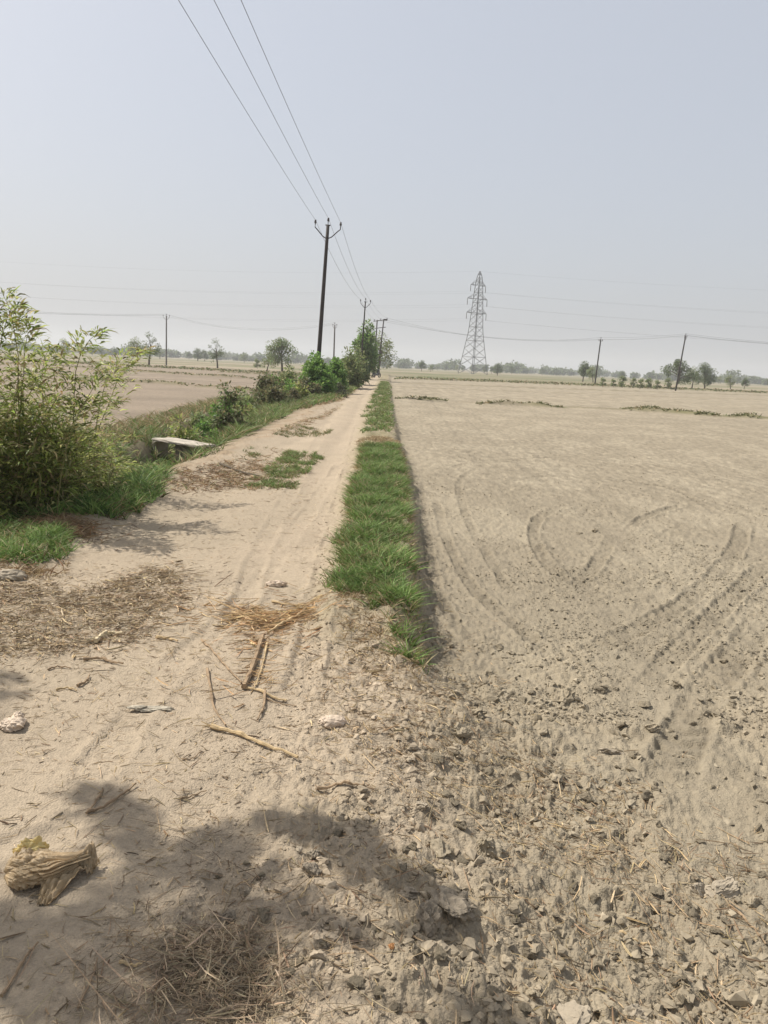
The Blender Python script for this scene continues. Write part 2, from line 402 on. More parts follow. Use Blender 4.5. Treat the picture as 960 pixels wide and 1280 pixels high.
    speck = (1.5*gn(x*9, y*3.0, 95)*ss(r, 6, 14)*(1-ss(r, 40, 80))+1.3*gn(x*2.4, y*0.5, 195)*ss(r, 25, 60)*(1-ss(r, 150, 250)))[:, None]
    ff = ff*(1+0.24*speck)
    c = mixc(c, ff, fr)
    ll = np.broadcast_to(lfc, c.shape)*(1+0.20*streak[:, None]+0.12*big[:, None]+0.12*speck)
    c = mixc(c, ll, lf)
    c = mixc(c, C3((0.275, 0.228, 0.16)), rough*0.75)
    c = c*(1-0.15*tm[:, None])*(1+0.03*tq[:, None])
    # brown litter stained verge
    vg = verge*(1-lf)*ss(x, xl+0.3, xl-0.35)
    c = mixc(c, C3((0.27, 0.205, 0.135)), vg*np.clip(0.6+1.0*med, 0, 1))
    c = mixc(c, C3((0.17, 0.15, 0.085)), vg*ss(x, xd+1.0, xd+0.3)*0.8)
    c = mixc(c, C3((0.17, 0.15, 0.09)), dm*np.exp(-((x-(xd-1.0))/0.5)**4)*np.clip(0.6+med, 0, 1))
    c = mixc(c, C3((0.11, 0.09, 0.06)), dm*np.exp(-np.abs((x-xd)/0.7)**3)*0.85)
    c = mixc(c, C3((0.20, 0.175, 0.10)), sb*ss(y, 3.6, 4.6)*np.clip(0.75+med, 0.3, 1))
    c = mixc(c, C3((0.19, 0.155, 0.105)), bq*0.7)
    c = mixc(c, C3((0.15, 0.14, 0.07)), np.clip(bm*1.1, 0, 0.9))
    # country beyond the ploughed land
    a1 = ss(y, 112+14*gn(x*0.02, y*0.02, 96), 135)*ss(y, 60, 61)
    fc = mixc(np.broadcast_to(C3((0.19, 0.17, 0.105)), c.shape), C3((0.27, 0.225, 0.16)), ss(gn(x*0.012, y*0.02, 97), 0.02, 0.16))
    fc = mixc(fc, C3((0.10, 0.12, 0.05)), ss(gn(x*0.05, y*0.03, 98), 0.05, 0.3)*0.6)
    c = mixc(c, fc, a1)
    back = ss(-y, 10, 60)
    c = mixc(c, ff, back*0.5)
    return z, np.clip(c, 0.01, 0.8)
def Z(x, y): return float(terrain(np.array([x]), np.array([y]))[0])
def ZZ(x, y): return terrain(np.asarray(x, float), np.asarray(y, float))

ang = np.concatenate([np.arange(-180, -38, 2.0), np.arange(-38, 38, 0.085), np.arange(38, 180, 2.0)])
rad = [0.0]; r_ = 0.15
while r_ < 2500:
    rad.append(r_)
    r_ *= 1.06 if r_ < 1.2 else (1.0043 if r_ < 55 else (1.009 if r_ < 150 else 1.03))
rad = np.array(rad[1:]); th = np.radians(ang)
X = (rad[:, None]*np.sin(th)[None]).ravel(); Y = (rad[:, None]*np.cos(th)[None]).ravel()
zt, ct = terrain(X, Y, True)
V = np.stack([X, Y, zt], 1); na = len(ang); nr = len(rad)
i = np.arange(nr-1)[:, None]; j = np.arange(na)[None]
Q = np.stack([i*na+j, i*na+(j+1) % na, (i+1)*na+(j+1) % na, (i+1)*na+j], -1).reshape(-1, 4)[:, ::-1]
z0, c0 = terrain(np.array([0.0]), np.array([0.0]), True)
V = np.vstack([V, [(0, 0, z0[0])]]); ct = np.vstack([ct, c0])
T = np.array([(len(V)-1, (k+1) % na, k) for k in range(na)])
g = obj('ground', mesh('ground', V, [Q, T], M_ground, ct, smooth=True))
tag(g, 'dusty dirt track beside pale tilled farm fields reaching the horizon', 'ground', kind='structure')
print('ground verts', len(V))

# water in the ditch below the culvert
mb = MB(); ys = np.linspace(9.5, 13.2, 14)
for a in range(len(ys)):
    xc = float(ip(DX, ys[a])); mb.add([(xc-0.42, ys[a], -0.47), (xc+0.42, ys[a], -0.47)])
me = mesh('water', np.concatenate(mb.V), [np.array([(2*a, 2*a+1, 2*a+3, 2*a+2) for a in range(13)])], mat('ditch_water', (0.05, 0.05, 0.04), rough=0.06, nscale=2, var=0.2, spec=0.6, bump=0.002, bscale=15))
tag(obj('water', me), 'still murky water lying in the ditch under the culvert', 'water', kind='structure')

# ------------------------------------------------------------------ haze
hb = MB(); hb.box((0, 0, 24.5), (5600, 5600, 53))
hm, t, out = nodes('haze_air'); pv = t.nodes.new('ShaderNodeVolumePrincipled')
pv.inputs['Color'].default_value = (0.74, 0.76, 0.79, 1); pv.inputs['Density'].default_value = 0.0007; pv.inputs['Anisotropy'].default_value = 0.2
t.links.new(pv.outputs[0], out.inputs['Volume'])
ho = obj('haze', hb.build('haze', hm)); tag(ho, 'pale dusty haze lying over the whole plain', 'haze', kind='stuff')

# ------------------------------------------------------------------ grass
def sample_poly(rng, poly, dens, edge=0.0, seed=0, cap=70000):
    p = np.array(poly); lo = p.min(0); hi = p.max(0); A = (hi-lo).prod(); n = int(min(A*dens, cap*3))
    xy = lo + rng.random((n, 2))*(hi-lo)
    jx = edge*gn(xy[:, 0]*3/max(edge*4, .3), xy[:, 1]*3/max(edge*4, .3), seed)*2; jy = edge*gn(xy[:, 0]*3/max(edge*4, .3)+9, xy[:, 1]*3/max(edge*4, .3), seed+1)*2
    m = inpoly(xy[:, 0]+jx, xy[:, 1]+jy, poly)
    return xy[m]
GREEN = [(0.14,0.225,0.055),(0.175,0.265,0.068),(0.105,0.18,0.048),(0.21,0.275,0.09)]
YGREEN = [(0.13,0.16,0.05),(0.10,0.14,0.045),(0.17,0.17,0.07),(0.22,0.19,0.09)]
DRY = [(0.36,0.27,0.15),(0.28,0.20,0.11),(0.42,0.33,0.19),(0.22,0.15,0.085)]
RED = [(0.28,0.16,0.085),(0.34,0.22,0.12),(0.22,0.13,0.07),(0.30,0.22,0.12)]
def grass(name, label, polys, dens, hgt, wid, cols, dryfrac=0.1, seed=1, edge=0.05, lean=0.45, flat=False, cat='grass', patchy=0.3, tuft=0.5):
    rng = np.random.default_rng(seed); mb = MB()
    for q in polys:
        poly = [G(*p) for p in q] if q[0][1] > 150 else q
        xy = sample_poly(rng, poly, dens, edge, seed)
        if not len(xy): continue
        # tufting: pull blades towards a tuft centre
        cell = hgt*0.9
        ix = np.floor(xy[:, 0]/cell); iy = np.floor(xy[:, 1]/cell)
        cx = (ix+0.2+0.6*h2(ix, iy, seed))*cell; cy = (iy+0.2+0.6*h2(ix, iy, seed+5))*cell
        k = rng.random(len(xy))*tuft
        off = xy-np.stack([cx, cy], 1)
        xy = xy*(1-k[:, None]) + np.stack([cx, cy], 1)*k[:, None]
        pn = fbm(xy[:, 0]*3.5, xy[:, 1]*3.5, seed+9, 3)
        keep = rng.random(len(xy)) < np.clip(1-patchy+pn*1.8*patchy*2, 0.05, 1)
        xy = xy[keep]; off = off[keep]; pn = pn[keep]; n = len(xy)
        if n == 0: continue
        z = ZZ(xy[:, 0], xy[:, 1])
        P = np.stack([xy[:, 0], xy[:, 1], z-0.005], 1)
        tl = rng.normal(0, lean, (n, 2)) + off/cell*lean*1.6
        D = norm(np.stack([tl[:, 0], tl[:, 1], np.full(n, 0.12 if flat else 1.0)], 1))
        L = hgt*(0.55+0.6*rng.random(n))*(1+0.5*pn)
        hb = norm(np.stack([D[:, 0]+rng.normal(0, .3, n), D[:, 1]+rng.normal(0, .3, n), np.zeros(n)], 1))
        bend = hb*(0.25+0.5*rng.random((n, 1))) + np.array((0, 0, -0.25))*(0.3+rng.random((n, 1)))
        if flat: bend = rng.normal(0, 0.25, (n, 3))*np.array((1, 1, 0.15))
        c = pal(rng, n, cols)*(1+0.3*pn[:, None])
        dr = rng.random(n) < dryfrac*(1-2.0*pn)
        c[dr] = pal(rng, int(dr.sum()), DRY)
        ribbons(mb, P, D, bend, L, wid*(0.6+0.8*rng.random(n)), [1.0, 0.85, 0.55, 0.05], c, rng)
    o = obj(name, mb.build(name, M_grass)); tag(o, label, cat, kind='stuff'); return o
STRIP = [(414,752),(424,722),(428,690),(442,662),(436,628),(448,600),(452,568),(494,566),(500,592),(510,620),(504,660),(512,700),(509,742),(517,790),(522,838),(505,822),(492,796),(470,782),(452,760),(432,764)]
grass('grass', 'lush green grass strip on the low bank between track and tilled field', [STRIP], 9500, 0.12, 0.0065, GREEN*2+YGREEN[:2], 0.18, 2, 0.11, patchy=0.27)
grass('dry_grass', 'straw coloured dry grass at the near end of the green strip', [[(425,755),(470,765),(505,800),(522,845),(480,855),(450,835),(425,800)], [(492,560),(506,570),(519,740),(526,860),(512,845),(506,700)], [(425,700),(440,620),(452,570),(460,570),(445,640),(432,720)], [(446,556),(496,556),(500,566),(452,568)]], 3600, 0.075, 0.006, DRY, 0.3, 3, 0.06, lean=0.9)
grass('grass', 'yellowish grass fringe running on along the far right edge of the track', [[(456,546),(493,546),(488,512),(484,478),(476,478),(470,500),(462,522)]], 1050, 0.13, 0.015, YGREEN[:3]+GREEN[1:], 0.22, 4, 0.45, patchy=0.6)
grass('grass', 'dark green grass under the willow leaved shrub at the track edge', [[(0,590),(0,650),(50,655),(100,650),(150,650),(195,632),(205,600),(195,575),(150,575)]], 3600, 0.20, 0.010, GREEN+[(0.05,0.09,0.03)], 0.12, 5, 0.1)
grass('grass', 'small dark green grass patch beside the dry litter at the left edge', [[(-60,665),(30,664),(70,668),(98,680),(80,702),(40,712),(-60,708)]], 5200, 0.13, 0.008, GREEN, 0.15, 6, 0.06)
grass('grass', 'short green grass patch in the left half of the track', [[(318,612),(355,612),(382,595),(396,572),(360,563),(338,580)], [(385,572),(400,566),(402,575),(386,578)]], 6500, 0.075, 0.008, YGREEN+GREEN, 0.25, 7, 0.2, patchy=0.5)
grass('grass', 'thin grass patch by the left rut farther along the track', [[(355,548),(410,545),(412,537),(370,533),(350,540)], [(300,578),(325,570),(320,560),(300,565)]], 1700, 0.07, 0.009, YGREEN, 0.45, 8, 0.3, patchy=0.75)
grass('grass', 'long arching green grass on the ditch bank past the culvert', [[(236,562),(262,545),(285,520),(330,498),(372,492),(392,500),(345,525),(300,548)]], 1500, 0.30, 0.016, GREEN[1:]+YGREEN[:3], 0.28, 9, 0.25, lean=0.6, patchy=0.6)
grass('grass', 'grass and weeds along the ditch bank beneath the far green bushes', [[(340,500),(400,478),(440,478),(452,482),(425,497),(385,512)], [(180,560),(240,540),(262,528),(250,548),(215,562)]], 500, 0.28, 0.03, GREEN+YGREEN, 0.3, 10, 0.3, patchy=0.6)
grass('dry_grass', 'reddish brown dead grass around the foot of the willow leaved shrub', [[(-60,640),(60,645),(110,655),(125,685),(70,672),(-60,668)], [(0,700),(60,712),(90,700),(70,725),(0,722)]], 3000, 0.10, 0.007, RED+DRY, 0.2, 11, 0.06, lean=1.0)
grass('dry_grass', 'rusty dead grass on the verge beside the culvert slab', [[(190,600),(240,588),(330,570),(350,560),(330,590),(320,612),(260,612),(215,620)], [(330,548),(400,520),(430,505),(410,520),(380,535)], [(395,510),(440,480),(455,478),(430,500)]], 1000, 0.08, 0.010, RED+DRY+YGREEN[:1], 0.2, 12, 0.12, lean=1.2, patchy=0.6)
grass('grass', 'mixed weeds on the field side bank of the ditch', [[(-5.9,9),(-4.5,9),(-4.4,13),(-5.0,20),(-5.8,32),(-6.9,32),(-6.2,18)]], 420, 0.27, 0.018, YGREEN+DRY[:2]+GREEN[:1], 0.3, 16, 0.3, patchy=0.6)
grass('grass', 'weeds hanging over the ditch around the culvert slab', [[(-4.6,11),(-3.1,10.6),(-2.7,12.6),(-3.0,13.0),(-4.7,13.2)], [(-4.9,13.9),(-3.2,14.0),(-3.2,17),(-4.8,17)]], 700, 0.24, 0.014, GREEN+YGREEN, 0.2, 17, 0.2, patchy=0.5)
# growth on the field banks
def bundpoly(pl, w_):
    a = [(x, y-w_) for x, y in pl]; b = [(x, y+w_) for x, y in pl][::-1]; return a+b
grass('grass', 'low scrubby grass on the nearest earth bank of the right field', [bundpoly([p for p in BUNDS[0][0]], 0.35), bundpoly(BUNDS[1][0], 0.3), bundpoly(BUNDS[3][0][:4], 0.35)], 260, 0.16, 0.05, [(0.13,0.14,0.055),(0.17,0.16,0.08)], 0.25, 13, 0.3, patchy=0.7)
grass('grass', 'sparse weeds on the earth banks dividing the left field', [bundpoly(BUNDS[7][0], 0.3), bundpoly(BUNDS[8][0], 0.3), bundpoly(BUNDS[9][0], 0.4), bundpoly(BUNDS[11][0], 0.4)], 130, 0.16, 0.06, YGREEN, 0.5, 14, 0.3, patchy=0.8)
grass('grass', 'rough grass along the far edge of the ploughed fields', [bundpoly(BUNDS[5][0], 1.2), bundpoly(BUNDS[10][0], 1.2)], 55, 0.30, 0.12, YGREEN, 0.35, 15, 0.4, patchy=0.8)

# ------------------------------------------------------------------ straw litter
def litter(name, label, areas, seed, cols, L0=0.06, W0=0.004, lift=0.02, cat='straw', aim=None):
    rng = np.random.default_rng(seed); mb = MB()
    for q, n in areas:
        poly = [G(*p) for p in q]; p = np.array(poly); lo = p.min(0); hi = p.max(0)
        xy = lo + rng.random((n*4, 2))*(hi-lo)
        e = 0.08
        m = inpoly(xy[:, 0]+e*gn(xy[:, 0]*6, xy[:, 1]*6, seed)*2, xy[:, 1]+e*2*gn(xy[:, 0]*6, xy[:, 1]*6, seed+3), poly)
        m &= rng.random(len(xy)) < np.clip(0.5+1.6*fbm(xy[:, 0]*7, xy[:, 1]*7, seed+4, 3), 0.06, 1)
        xy = xy[m][:n]; k = len(xy); xy = xy+rng.normal(0, 1, (k, 2))*(0.02+0.26*rng.random((k, 1))**3)*(1+xy[:, 1:]*0.05)
        th_ = rng.random(k)*2*PI if aim is None else aim+rng.normal(0, 0.55, k)+PI*rng.integers(0, 2, k); L = L0*np.exp(rng.normal(0, 0.5, k)); 
        z = ZZ(xy[:, 0], xy[:, 1])
        xe = xy + np.stack([np.cos(th_), np.sin(th_)], 1)*L[:, None]
        ze = ZZ(xe[:, 0], xe[:, 1])
        dz = np.clip((ze-z), -0.3*L, 0.3*L)
        P = np.stack([xy[:, 0], xy[:, 1], z+0.002+lift*rng.random(k)**2], 1)
        D = np.stack([np.cos(th_), np.sin(th_), dz/L+rng.normal(0, 0.12, k)], 1)
        bend = rng.normal(0, 0.22, (k, 3))*np.array((1, 1, 0.3)); 
        W = W0*np.exp(rng.normal(0, 0.4, k))
        c = pal(rng, k, cols, 0.22)
        side = norm(np.cross(D, np.stack([rng.normal(0, .5, k), rng.normal(0, .5, k), np.ones(k)], 1)))
        ribbons(mb, P, D, bend, L, W, [0.7, 1, 0.9, 0.4], c, rng, side=side)
        sd2 = norm(np.cross(D, side))
        ribbons(mb, P, D, bend, L, W*0.6, [0.7, 1, 0.9, 0.4], c*0.95, rng, side=sd2)
    o = obj(name, mb.build(name, M_straw)); return tag(o, label, cat, kind='stuff')
STRAW = [(0.42,0.32,0.18),(0.34,0.25,0.14),(0.50,0.39,0.24),(0.26,0.18,0.105)]
BROWN = [(0.24,0.17,0.105),(0.30,0.22,0.13),(0.19,0.13,0.08),(0.37,0.28,0.17)]
litter('straw_litter', 'mat of brown chopped straw and leaf litter across the left side of the track', [([(-60,722),(60,735),(120,740),(200,705),(235,720),(215,775),(190,800),(120,805),(60,820),(-60,822)], 8200)], 21, BROWN[:2]+BROWN[3:]+STRAW+[(0.48,0.40,0.29)], 0.040, 0.0040, 0.022)
litter('straw_litter', 'bright yellow straw strewn in a band across the track', [([(280,752),(340,768),(400,752),(398,768),(360,790),(320,795),(290,775)], 1000), ([(318,790),(338,800),(335,870),(300,870),(308,830)], 260)], 22, [(0.62,0.46,0.26),(0.55,0.39,0.22),(0.42,0.28,0.15)], 0.075, 0.005, 0.03, aim=0.35)
litter('root_litter', 'matted dry roots and grass heaped at the shaded bottom of the track', [([(200,1190),(250,1165),(340,1170),(350,1210),(330,1300),(180,1300)], 2300), ([(90,1230),(200,1210),(200,1300),(90,1300)], 260)], 23, [(0.33,0.26,0.17),(0.26,0.19,0.12),(0.42,0.33,0.22)], 0.05, 0.0022, 0.022)
litter('straw_litter', 'scattered chaff and twig bits sprinkled over the bare dusty track', [([(0,690),(200,640),(330,610),(400,600),(430,760),(400,900),(380,1000),(330,1280),(0,1280)], 2600), ([(200,640),(215,600),(300,575),(330,555),(400,600)], 900), ([(0,800),(300,800),(380,1000),(330,1280),(0,1280)], 1500)], 24, BROWN+STRAW, 0.035, 0.0024, 0.006)
litter('straw_litter', 'dead straw mixed into the churned soil beside the track', [([(420,790),(530,840),(640,900),(820,960),(780,1060),(560,1000),(480,960),(400,880)], 3600), ([(520,700),(560,760),(640,850),(530,850)], 500), ([(640,1030),(960,1000),(960,1280),(600,1280)], 1300), ([(400,880),(560,1000),(560,1280),(340,1280)], 700)], 25, STRAW+BROWN, 0.04, 0.0028, 0.012)
litter('straw_litter', 'rust coloured stalk litter on the verge near the culvert', [([(190,610),(240,590),(330,575),(330,605),(260,615)], 1500), ([(-60,645),(110,655),(125,680),(70,675),(-60,668)], 2200), ([(385,505),(450,478),(440,490),(400,520),(360,540)], 900)], 26, RED+BROWN, 0.07, 0.006, 0.03)

# ------------------------------------------------------------------ soil clods
def ico(sub):
    bm = bmesh.new(); bmesh.ops.create_icosphere(bm, subdivisions=sub, radius=1)
    V = np.array([v.co[:] for v in bm.verts]); Fc = np.array([[v.index for v in f.verts] for f in bm.faces]); bm.free(); return V, Fc
ICO = {k: ico(k) for k in (1, 2, 3, 4)}
def rockV(rng, sub, planes=14, nz=0.06):
    V, Fc = ICO[sub]; N = norm(rng.normal(size=(planes, 3))); d = 0.5+0.5*rng.random(planes)
    dt = V@N.T; r = np.min(np.where(dt > 0.05, d[None]/np.maximum(dt, 0.05), 9), axis=1); r = np.minimum(r, 1.15)
    s = rng.integers(0, 999)
    r = r*(1+nz*2*(fbm(V[:, 0]*2.6+V[:, 2]*1.7+5, V[:, 1]*2.6-V[:, 2]*1.3, s, 4, 0.6)))
    return V*r[:, None], Fc
def hull(rng, n, cuts=0, amp=0.0):
    p = norm(rng.normal(size=(n, 3)))*(0.72+0.4*rng.random((n, 1))); bm = bmesh.new()
    for q in p: bm.verts.new(q)
    r_ = bmesh.ops.convex_hull(bm, input=bm.verts[:]); bmesh.ops.delete(bm, geom=[g_ for g_ in set(r_['geom_interior']+r_['geom_unused']) if isinstance(g_, bmesh.types.BMVert)], context='VERTS')
    if cuts:
        bmesh.ops.subdivide_edges(bm, edges=bm.edges[:], cuts=cuts, use_grid_fill=True); bmesh.ops.triangulate(bm, faces=bm.faces[:])
    bm.verts.ensure_lookup_table(); bm.verts.index_update(); bm.normal_update()
    V = np.array([v.co[:] for v in bm.verts]); N = np.array([v.normal[:] for v in bm.verts]); Fc = np.array([[v.index for v in f.verts] for f in bm.faces]); bm.free()
    if amp:
        s_ = int(rng.integers(0, 999)); a = V[:, 0]*2.1+V[:, 2]*1.3; b = V[:, 1]*2.1-V[:, 2]*1.6+4
        w1, w2, c_ = worley(a*1.3, b*1.3, s_)
        V = V+N*(amp*(1.3*fbm(a, b, s_, 5, 0.62)+0.9*(w2-w1)*c_-0.25))[:, None]
    return V, Fc
def rock(rng, dims, sub=3, planes=14, nz=0.06, m=M_clod):
    V, Fc = hull(rng, planes, 7 if sub == 4 else 3, nz); return mesh('clod', V*np.array(dims)/2, Fc, m, smooth=False)
rng = np.random.default_rng(5)
# loose crumbs too many to count
mb = MB(); base = [hull(rng, 11, 0) if q < 2 else (hull(rng, 16, 1, 0.16)) for q in range(8)] 
def crumbs(n, zone, smin, smax, keep=None):
    xy = zone(n); xy = xy[:]
    z = ZZ(xy[:, 0], xy[:, 1])
    for b in range(8):
        sel = np.arange(len(xy)) % 8 == b
        p = xy[sel]; k = len(p)
        if not k: continue
        s = smin*(smax/smin)**(rng.random(k)**3.8)
        V, Fc = base[b]; th_ = rng.random(k)*2*PI
        sc = np.stack([s, s*(0.6+0.4*rng.random(k)), s*(0.4+0.35*rng.random(k))], 1)
        W = V[None]*sc[:, None]/2
        W = np.stack([W[..., 0]*np.cos(th_)[:, None]-W[..., 1]*np.sin(th_)[:, None], W[..., 0]*np.sin(th_)[:, None]+W[..., 1]*np.cos(th_)[:, None], W[..., 2]], -1)
        W += np.stack([p[:, 0], p[:, 1], z[sel]+sc[:, 2]*0.05], 1)[:, None]
        nv = len(V); T = (Fc[None]+(np.arange(k)*nv)[:, None, None]).reshape(-1, 3)
        c = np.repeat(terrain(p[:, 0], p[:, 1], True)[1]*(1.02+0.07*rng.normal(size=(k, 1))), nv, axis=0)
        mb.add(W.reshape(-1, 3), None, T, c)
def zone_rough(n):
    y = 1.3+3.4*rng.random(n)**1.2; x = -0.15+(0.75*y+0.5)*rng.random(n)
    d = fbm(x*2.3, y*2.3, 300, 3); m = rng.random(n) < np.clip(0.45+1.6*d, 0.04, 1)
    m &= ~((np.abs(x-(1.35+0.12*(y-2.6))) < 0.2) & (y > 2.1) & (rng.random(n) < 0.85))
    return np.stack([x, y], 1)[m]
def zone_field(n):
    y = 3.5*(30/3.5)**rng.random(n); x = 0.35+(0.56*y)*rng.random(n)
    d = fbm(x*0.9, y*0.9, 301, 3); m = rng.random(n) < np.clip(0.3+1.8*d, 0.03, 1)*(1-0.5*ss(y, 6, 12))
    return np.stack([x, y], 1)[m]
def zone_mid(n):
    y = 1.4+1.6*rng.random(n); x = -0.75+0.9*rng.random(n)
    d = fbm(x*3, y*3, 302, 3); m = rng.random(n) < np.clip(0.35+2.2*d, 0.0, 1)
    return np.stack([x, y], 1)[m]
def zone_edge(n):
    y = 3*(14/3)**rng.random(n); x = ip(PRt, y)+rng.normal(0.0, 0.09, n)
    return np.stack([x, y], 1)
def zone_path(n):
    y = 1.5*(12/1.5)**rng.random(n); x = -2.4+2.2*rng.random(n); return np.stack([x, y], 1)
crumbs(44000, zone_rough, 0.0035, 0.062)
crumbs(105000, zone_field, 0.008, 0.036)
crumbs(14000, zone_mid, 0.003, 0.022)
crumbs(2600, zone_edge, 0.006, 0.035)
crumbs(500, zone_path, 0.003, 0.012)
o = obj('soil_crumbs', mb.build('soil_crumbs', M_crumb)); tag(o, 'loose crumbs of dry soil strewn over the churned field', 'soil', kind='stuff')

protos = [rock(rng, (1, 0.8, 0.6), 3, 13, 0.18) for _ in range(10)]
def clod(px, py, wpx, label=None, dims=None, seed=None, m=None, sink=0.25, group=None, name='soil_clod', cat='soil clod', z=None):
    x, y = G(px, py); dist = math.sqrt(x*x+y*y+EYE*EYE); s = wpx/F*dist
    if dims is not None:
        me = rock(np.random.default_rng(seed), [s*d*1.1 for d in dims], 4, 16, 0.24, m or M_clod); o = obj(name, me); sz = s*dims[2]
    else:
        o = obj(name, random.choice(protos)); o.scale = (s, s*random.uniform(.7, 1.1), s*random.uniform(.8, 1.2)); sz = s*0.5
    o.location = (x, y, (Z(x, y) if z is None else z)+sz*(0.5-sink)); o.rotation_euler = (random.uniform(-.3, .3), random.uniform(-.3, .3), random.uniform(0, 6.28))
    tag(o, label, cat, group); return o
random.seed(3)
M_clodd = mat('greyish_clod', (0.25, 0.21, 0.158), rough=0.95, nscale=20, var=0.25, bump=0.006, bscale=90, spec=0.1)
M_stone = mat('pale_stone', (0.315, 0.265, 0.195), rough=0.85, nscale=15, var=0.12, bump=0.003, bscale=90)
NC = [
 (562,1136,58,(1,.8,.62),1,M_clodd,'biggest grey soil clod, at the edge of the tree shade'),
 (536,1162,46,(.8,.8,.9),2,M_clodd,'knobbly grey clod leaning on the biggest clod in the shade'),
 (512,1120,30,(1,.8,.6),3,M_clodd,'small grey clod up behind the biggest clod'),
 (392,1072,20,(1,.85,.7),4,M_stone,'pale rounded stone, the larger of the two resting side by side in the shade'),
 (372,1068,13,(1,.9,.7),5,M_stone,'pale pebble touching the larger pale stone in the shade'),
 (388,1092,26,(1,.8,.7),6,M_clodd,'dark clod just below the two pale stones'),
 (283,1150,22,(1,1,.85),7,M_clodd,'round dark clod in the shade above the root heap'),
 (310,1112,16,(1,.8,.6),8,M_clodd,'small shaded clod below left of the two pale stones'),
 (612,1044,38,(1,.8,.75),9,None,'lumpy clod hanging over a dark hollow left of the churned soil'),
 (548,1050,34,(1.1,.9,.6),10,None,'broad pale clod left of the dark hollow'),
 (526,1002,20,(1,.7,.6),11,M_stone,'small white topped clod by the shoulder of the churned soil'),
 (703,843,28,(1.1,.8,.8),12,None,'isolated dark sided clod at the far end of the churned patch'),
 (578,905,30,(1,.8,.7),13,None,'upright lump in the clod mound near the dry straw'),
 (600,880,22,(1,.8,.6),14,None,'smaller lump behind the clod mound near the dry straw'),
 (768,906,24,(1.2,.8,.5),15,M_stone,'flat pale clod standing out on the churned field'),
 (820,880,22,(1,.8,.6),16,None,'clod at the upper right end of the churned patch'),
 (722,1238,44,(1.4,.9,.45),17,M_stone,'long flat pale clod near the bottom of the picture'),
 (800,1212,30,(1,.8,.6),18,M_stone,'pale wedge shaped clod to the right of the long flat one'),
 (835,1240,30,(1,1,.6),19,M_stone,'pale squarish clod near the bottom, right of the wedge'),
 (665,1215,24,(.6,1,.5),20,None,'narrow upright clod beside the patch of shade at the bottom'),
 (755,1210,30,(1,.8,.5),21,None,'broken clod directly behind the long flat pale clod'),
 (910,1065,36,(1.2,.8,.5),22,M_stone,'pale slab of crusted soil near the right edge'),
 (880,1062,30,(1,.7,.5),23,M_stone,'pale slab broken off beside the crusted one at the right edge'),
 (945,1078,24,(1,.8,.6),24,None,'clod against the right picture edge behind the slabs'),
 (870,910,20,(1.2,.7,.5),25,None,'thin flake of soil right of the churned patch'),
 (870,1250,30,(1,.9,.6),26,None,'rounded clod at the bottom right'),
]
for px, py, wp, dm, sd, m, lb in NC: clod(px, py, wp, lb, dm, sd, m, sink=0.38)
k = 0
while k < 190:
    if k < 140: px = random.uniform(500, 985); py = random.uniform(830, 1290)
    elif k < 165: px = random.uniform(240, 520); py = random.uniform(1040, 1280)
    else: px = random.uniform(540, 960); py = random.uniform(640, 860)
    if 140 > k and px > 840 and 880 < py < 1000: continue
    if py < 900 and px < 560: continue
    if any(abs(px-q[0]) < q[2]*.8 and abs(py-q[1]) < q[2]*.7 for q in NC): continue
    clod(px, py, random.uniform(7, 25)*(1 if k < 165 else .6), 'small dry soil clod lying loose on the churned ground right of the track', group='small loose soil clods on the churned ground', sink=0.3); k += 1

# ------------------------------------------------------------------ sticks and stalks
def stick(pts, wpx, label, name='dry_stalk', m=M_stick, lift=0.006, taper=0.5, cat='stalk', group=None, fray=False):
    P = []
    for q in smoothline(pts, 5):
        x, y = G(*q); P.append((x, y))
    P = np.array(P); dist = math.sqrt(P[0][0]**2+P[0][1]**2+EYE**2); r0 = wpx/F*dist/2
    z = ZZ(P[:, 0], P[:, 1]); z = np.maximum(z, np.convolve(np.pad(z, 3, 'edge'), np.ones(7)/7, 'valid'))+r0+lift*np.random.default_rng(len(P)).random(len(P))
    base = np.array((P[0][0], P[0][1], z[0]))
    mb = MB(); Q = np.stack([P[:, 0], P[:, 1], z], 1)-base
    rr = r0*np.linspace(1, taper, len(Q))*(1+0.25*np.random.default_rng(7).normal(size=len(Q)))
    mb.tube(Q, np.clip(rr, r0*0.3, r0*1.6), 6)
    if fray:
        rg = np.random.default_rng(8)
        for _ in range(7):
            e = Q[0]+np.array((rg.normal(-.02, .03), rg.normal(.01, .02), rg.random()*.02)); mb.tube([Q[2], Q[0], e], [r0*.5, r0*.35, r0*.1], 4)
    o = obj(name, mb.build(name, m), loc=base); tag(o, label, cat, group); return o
stick([(264,912),(290,918),(325,932),(372,951)], 6, 'thick split stalk with a frayed end lying across the track', m=M_stalkp, taper=0.5, fray=True)
stick([(259,838),(264,868),(268,890),(282,910)], 3.5, 'long thin grey stem meeting the frayed end of the thick stalk')
stick([(252,800),(268,818),(285,838),(302,858)], 3, 'thin stalk slanting down to the bundle of dry stems')
stick([(328,800),(320,825),(312,848),(305,864)], 6, 'thick brown stem standing out of the yellow straw', taper=0.9)
stick([(334,806),(328,835),(320,860)], 3, 'thin brown stem right against the thick brown one', m=M_stalkp)
stick([(302,862),(320,866),(340,874),(358,878)], 4, 'short crooked stalk below the bundle of dry stems', m=M_stalkp)
stick([(331,868),(330,885),(322,902)], 4, 'bent brown stalk hanging down below the crooked one')
stick([(330,875),(350,880),(370,882)], 2, 'fine twig pointing right from the crooked stalk', cat='twig', name='twig')
stick([(396,987),(425,986),(450,988),(468,990)], 4, 'straight dark twig lying on the shoulder between track and field', cat='twig', name='twig')
stick([(110,1016),(130,1010),(155,995),(170,984)], 4, 'curved twig, the longer of two in the shade blob left of centre', cat='twig', name='twig')
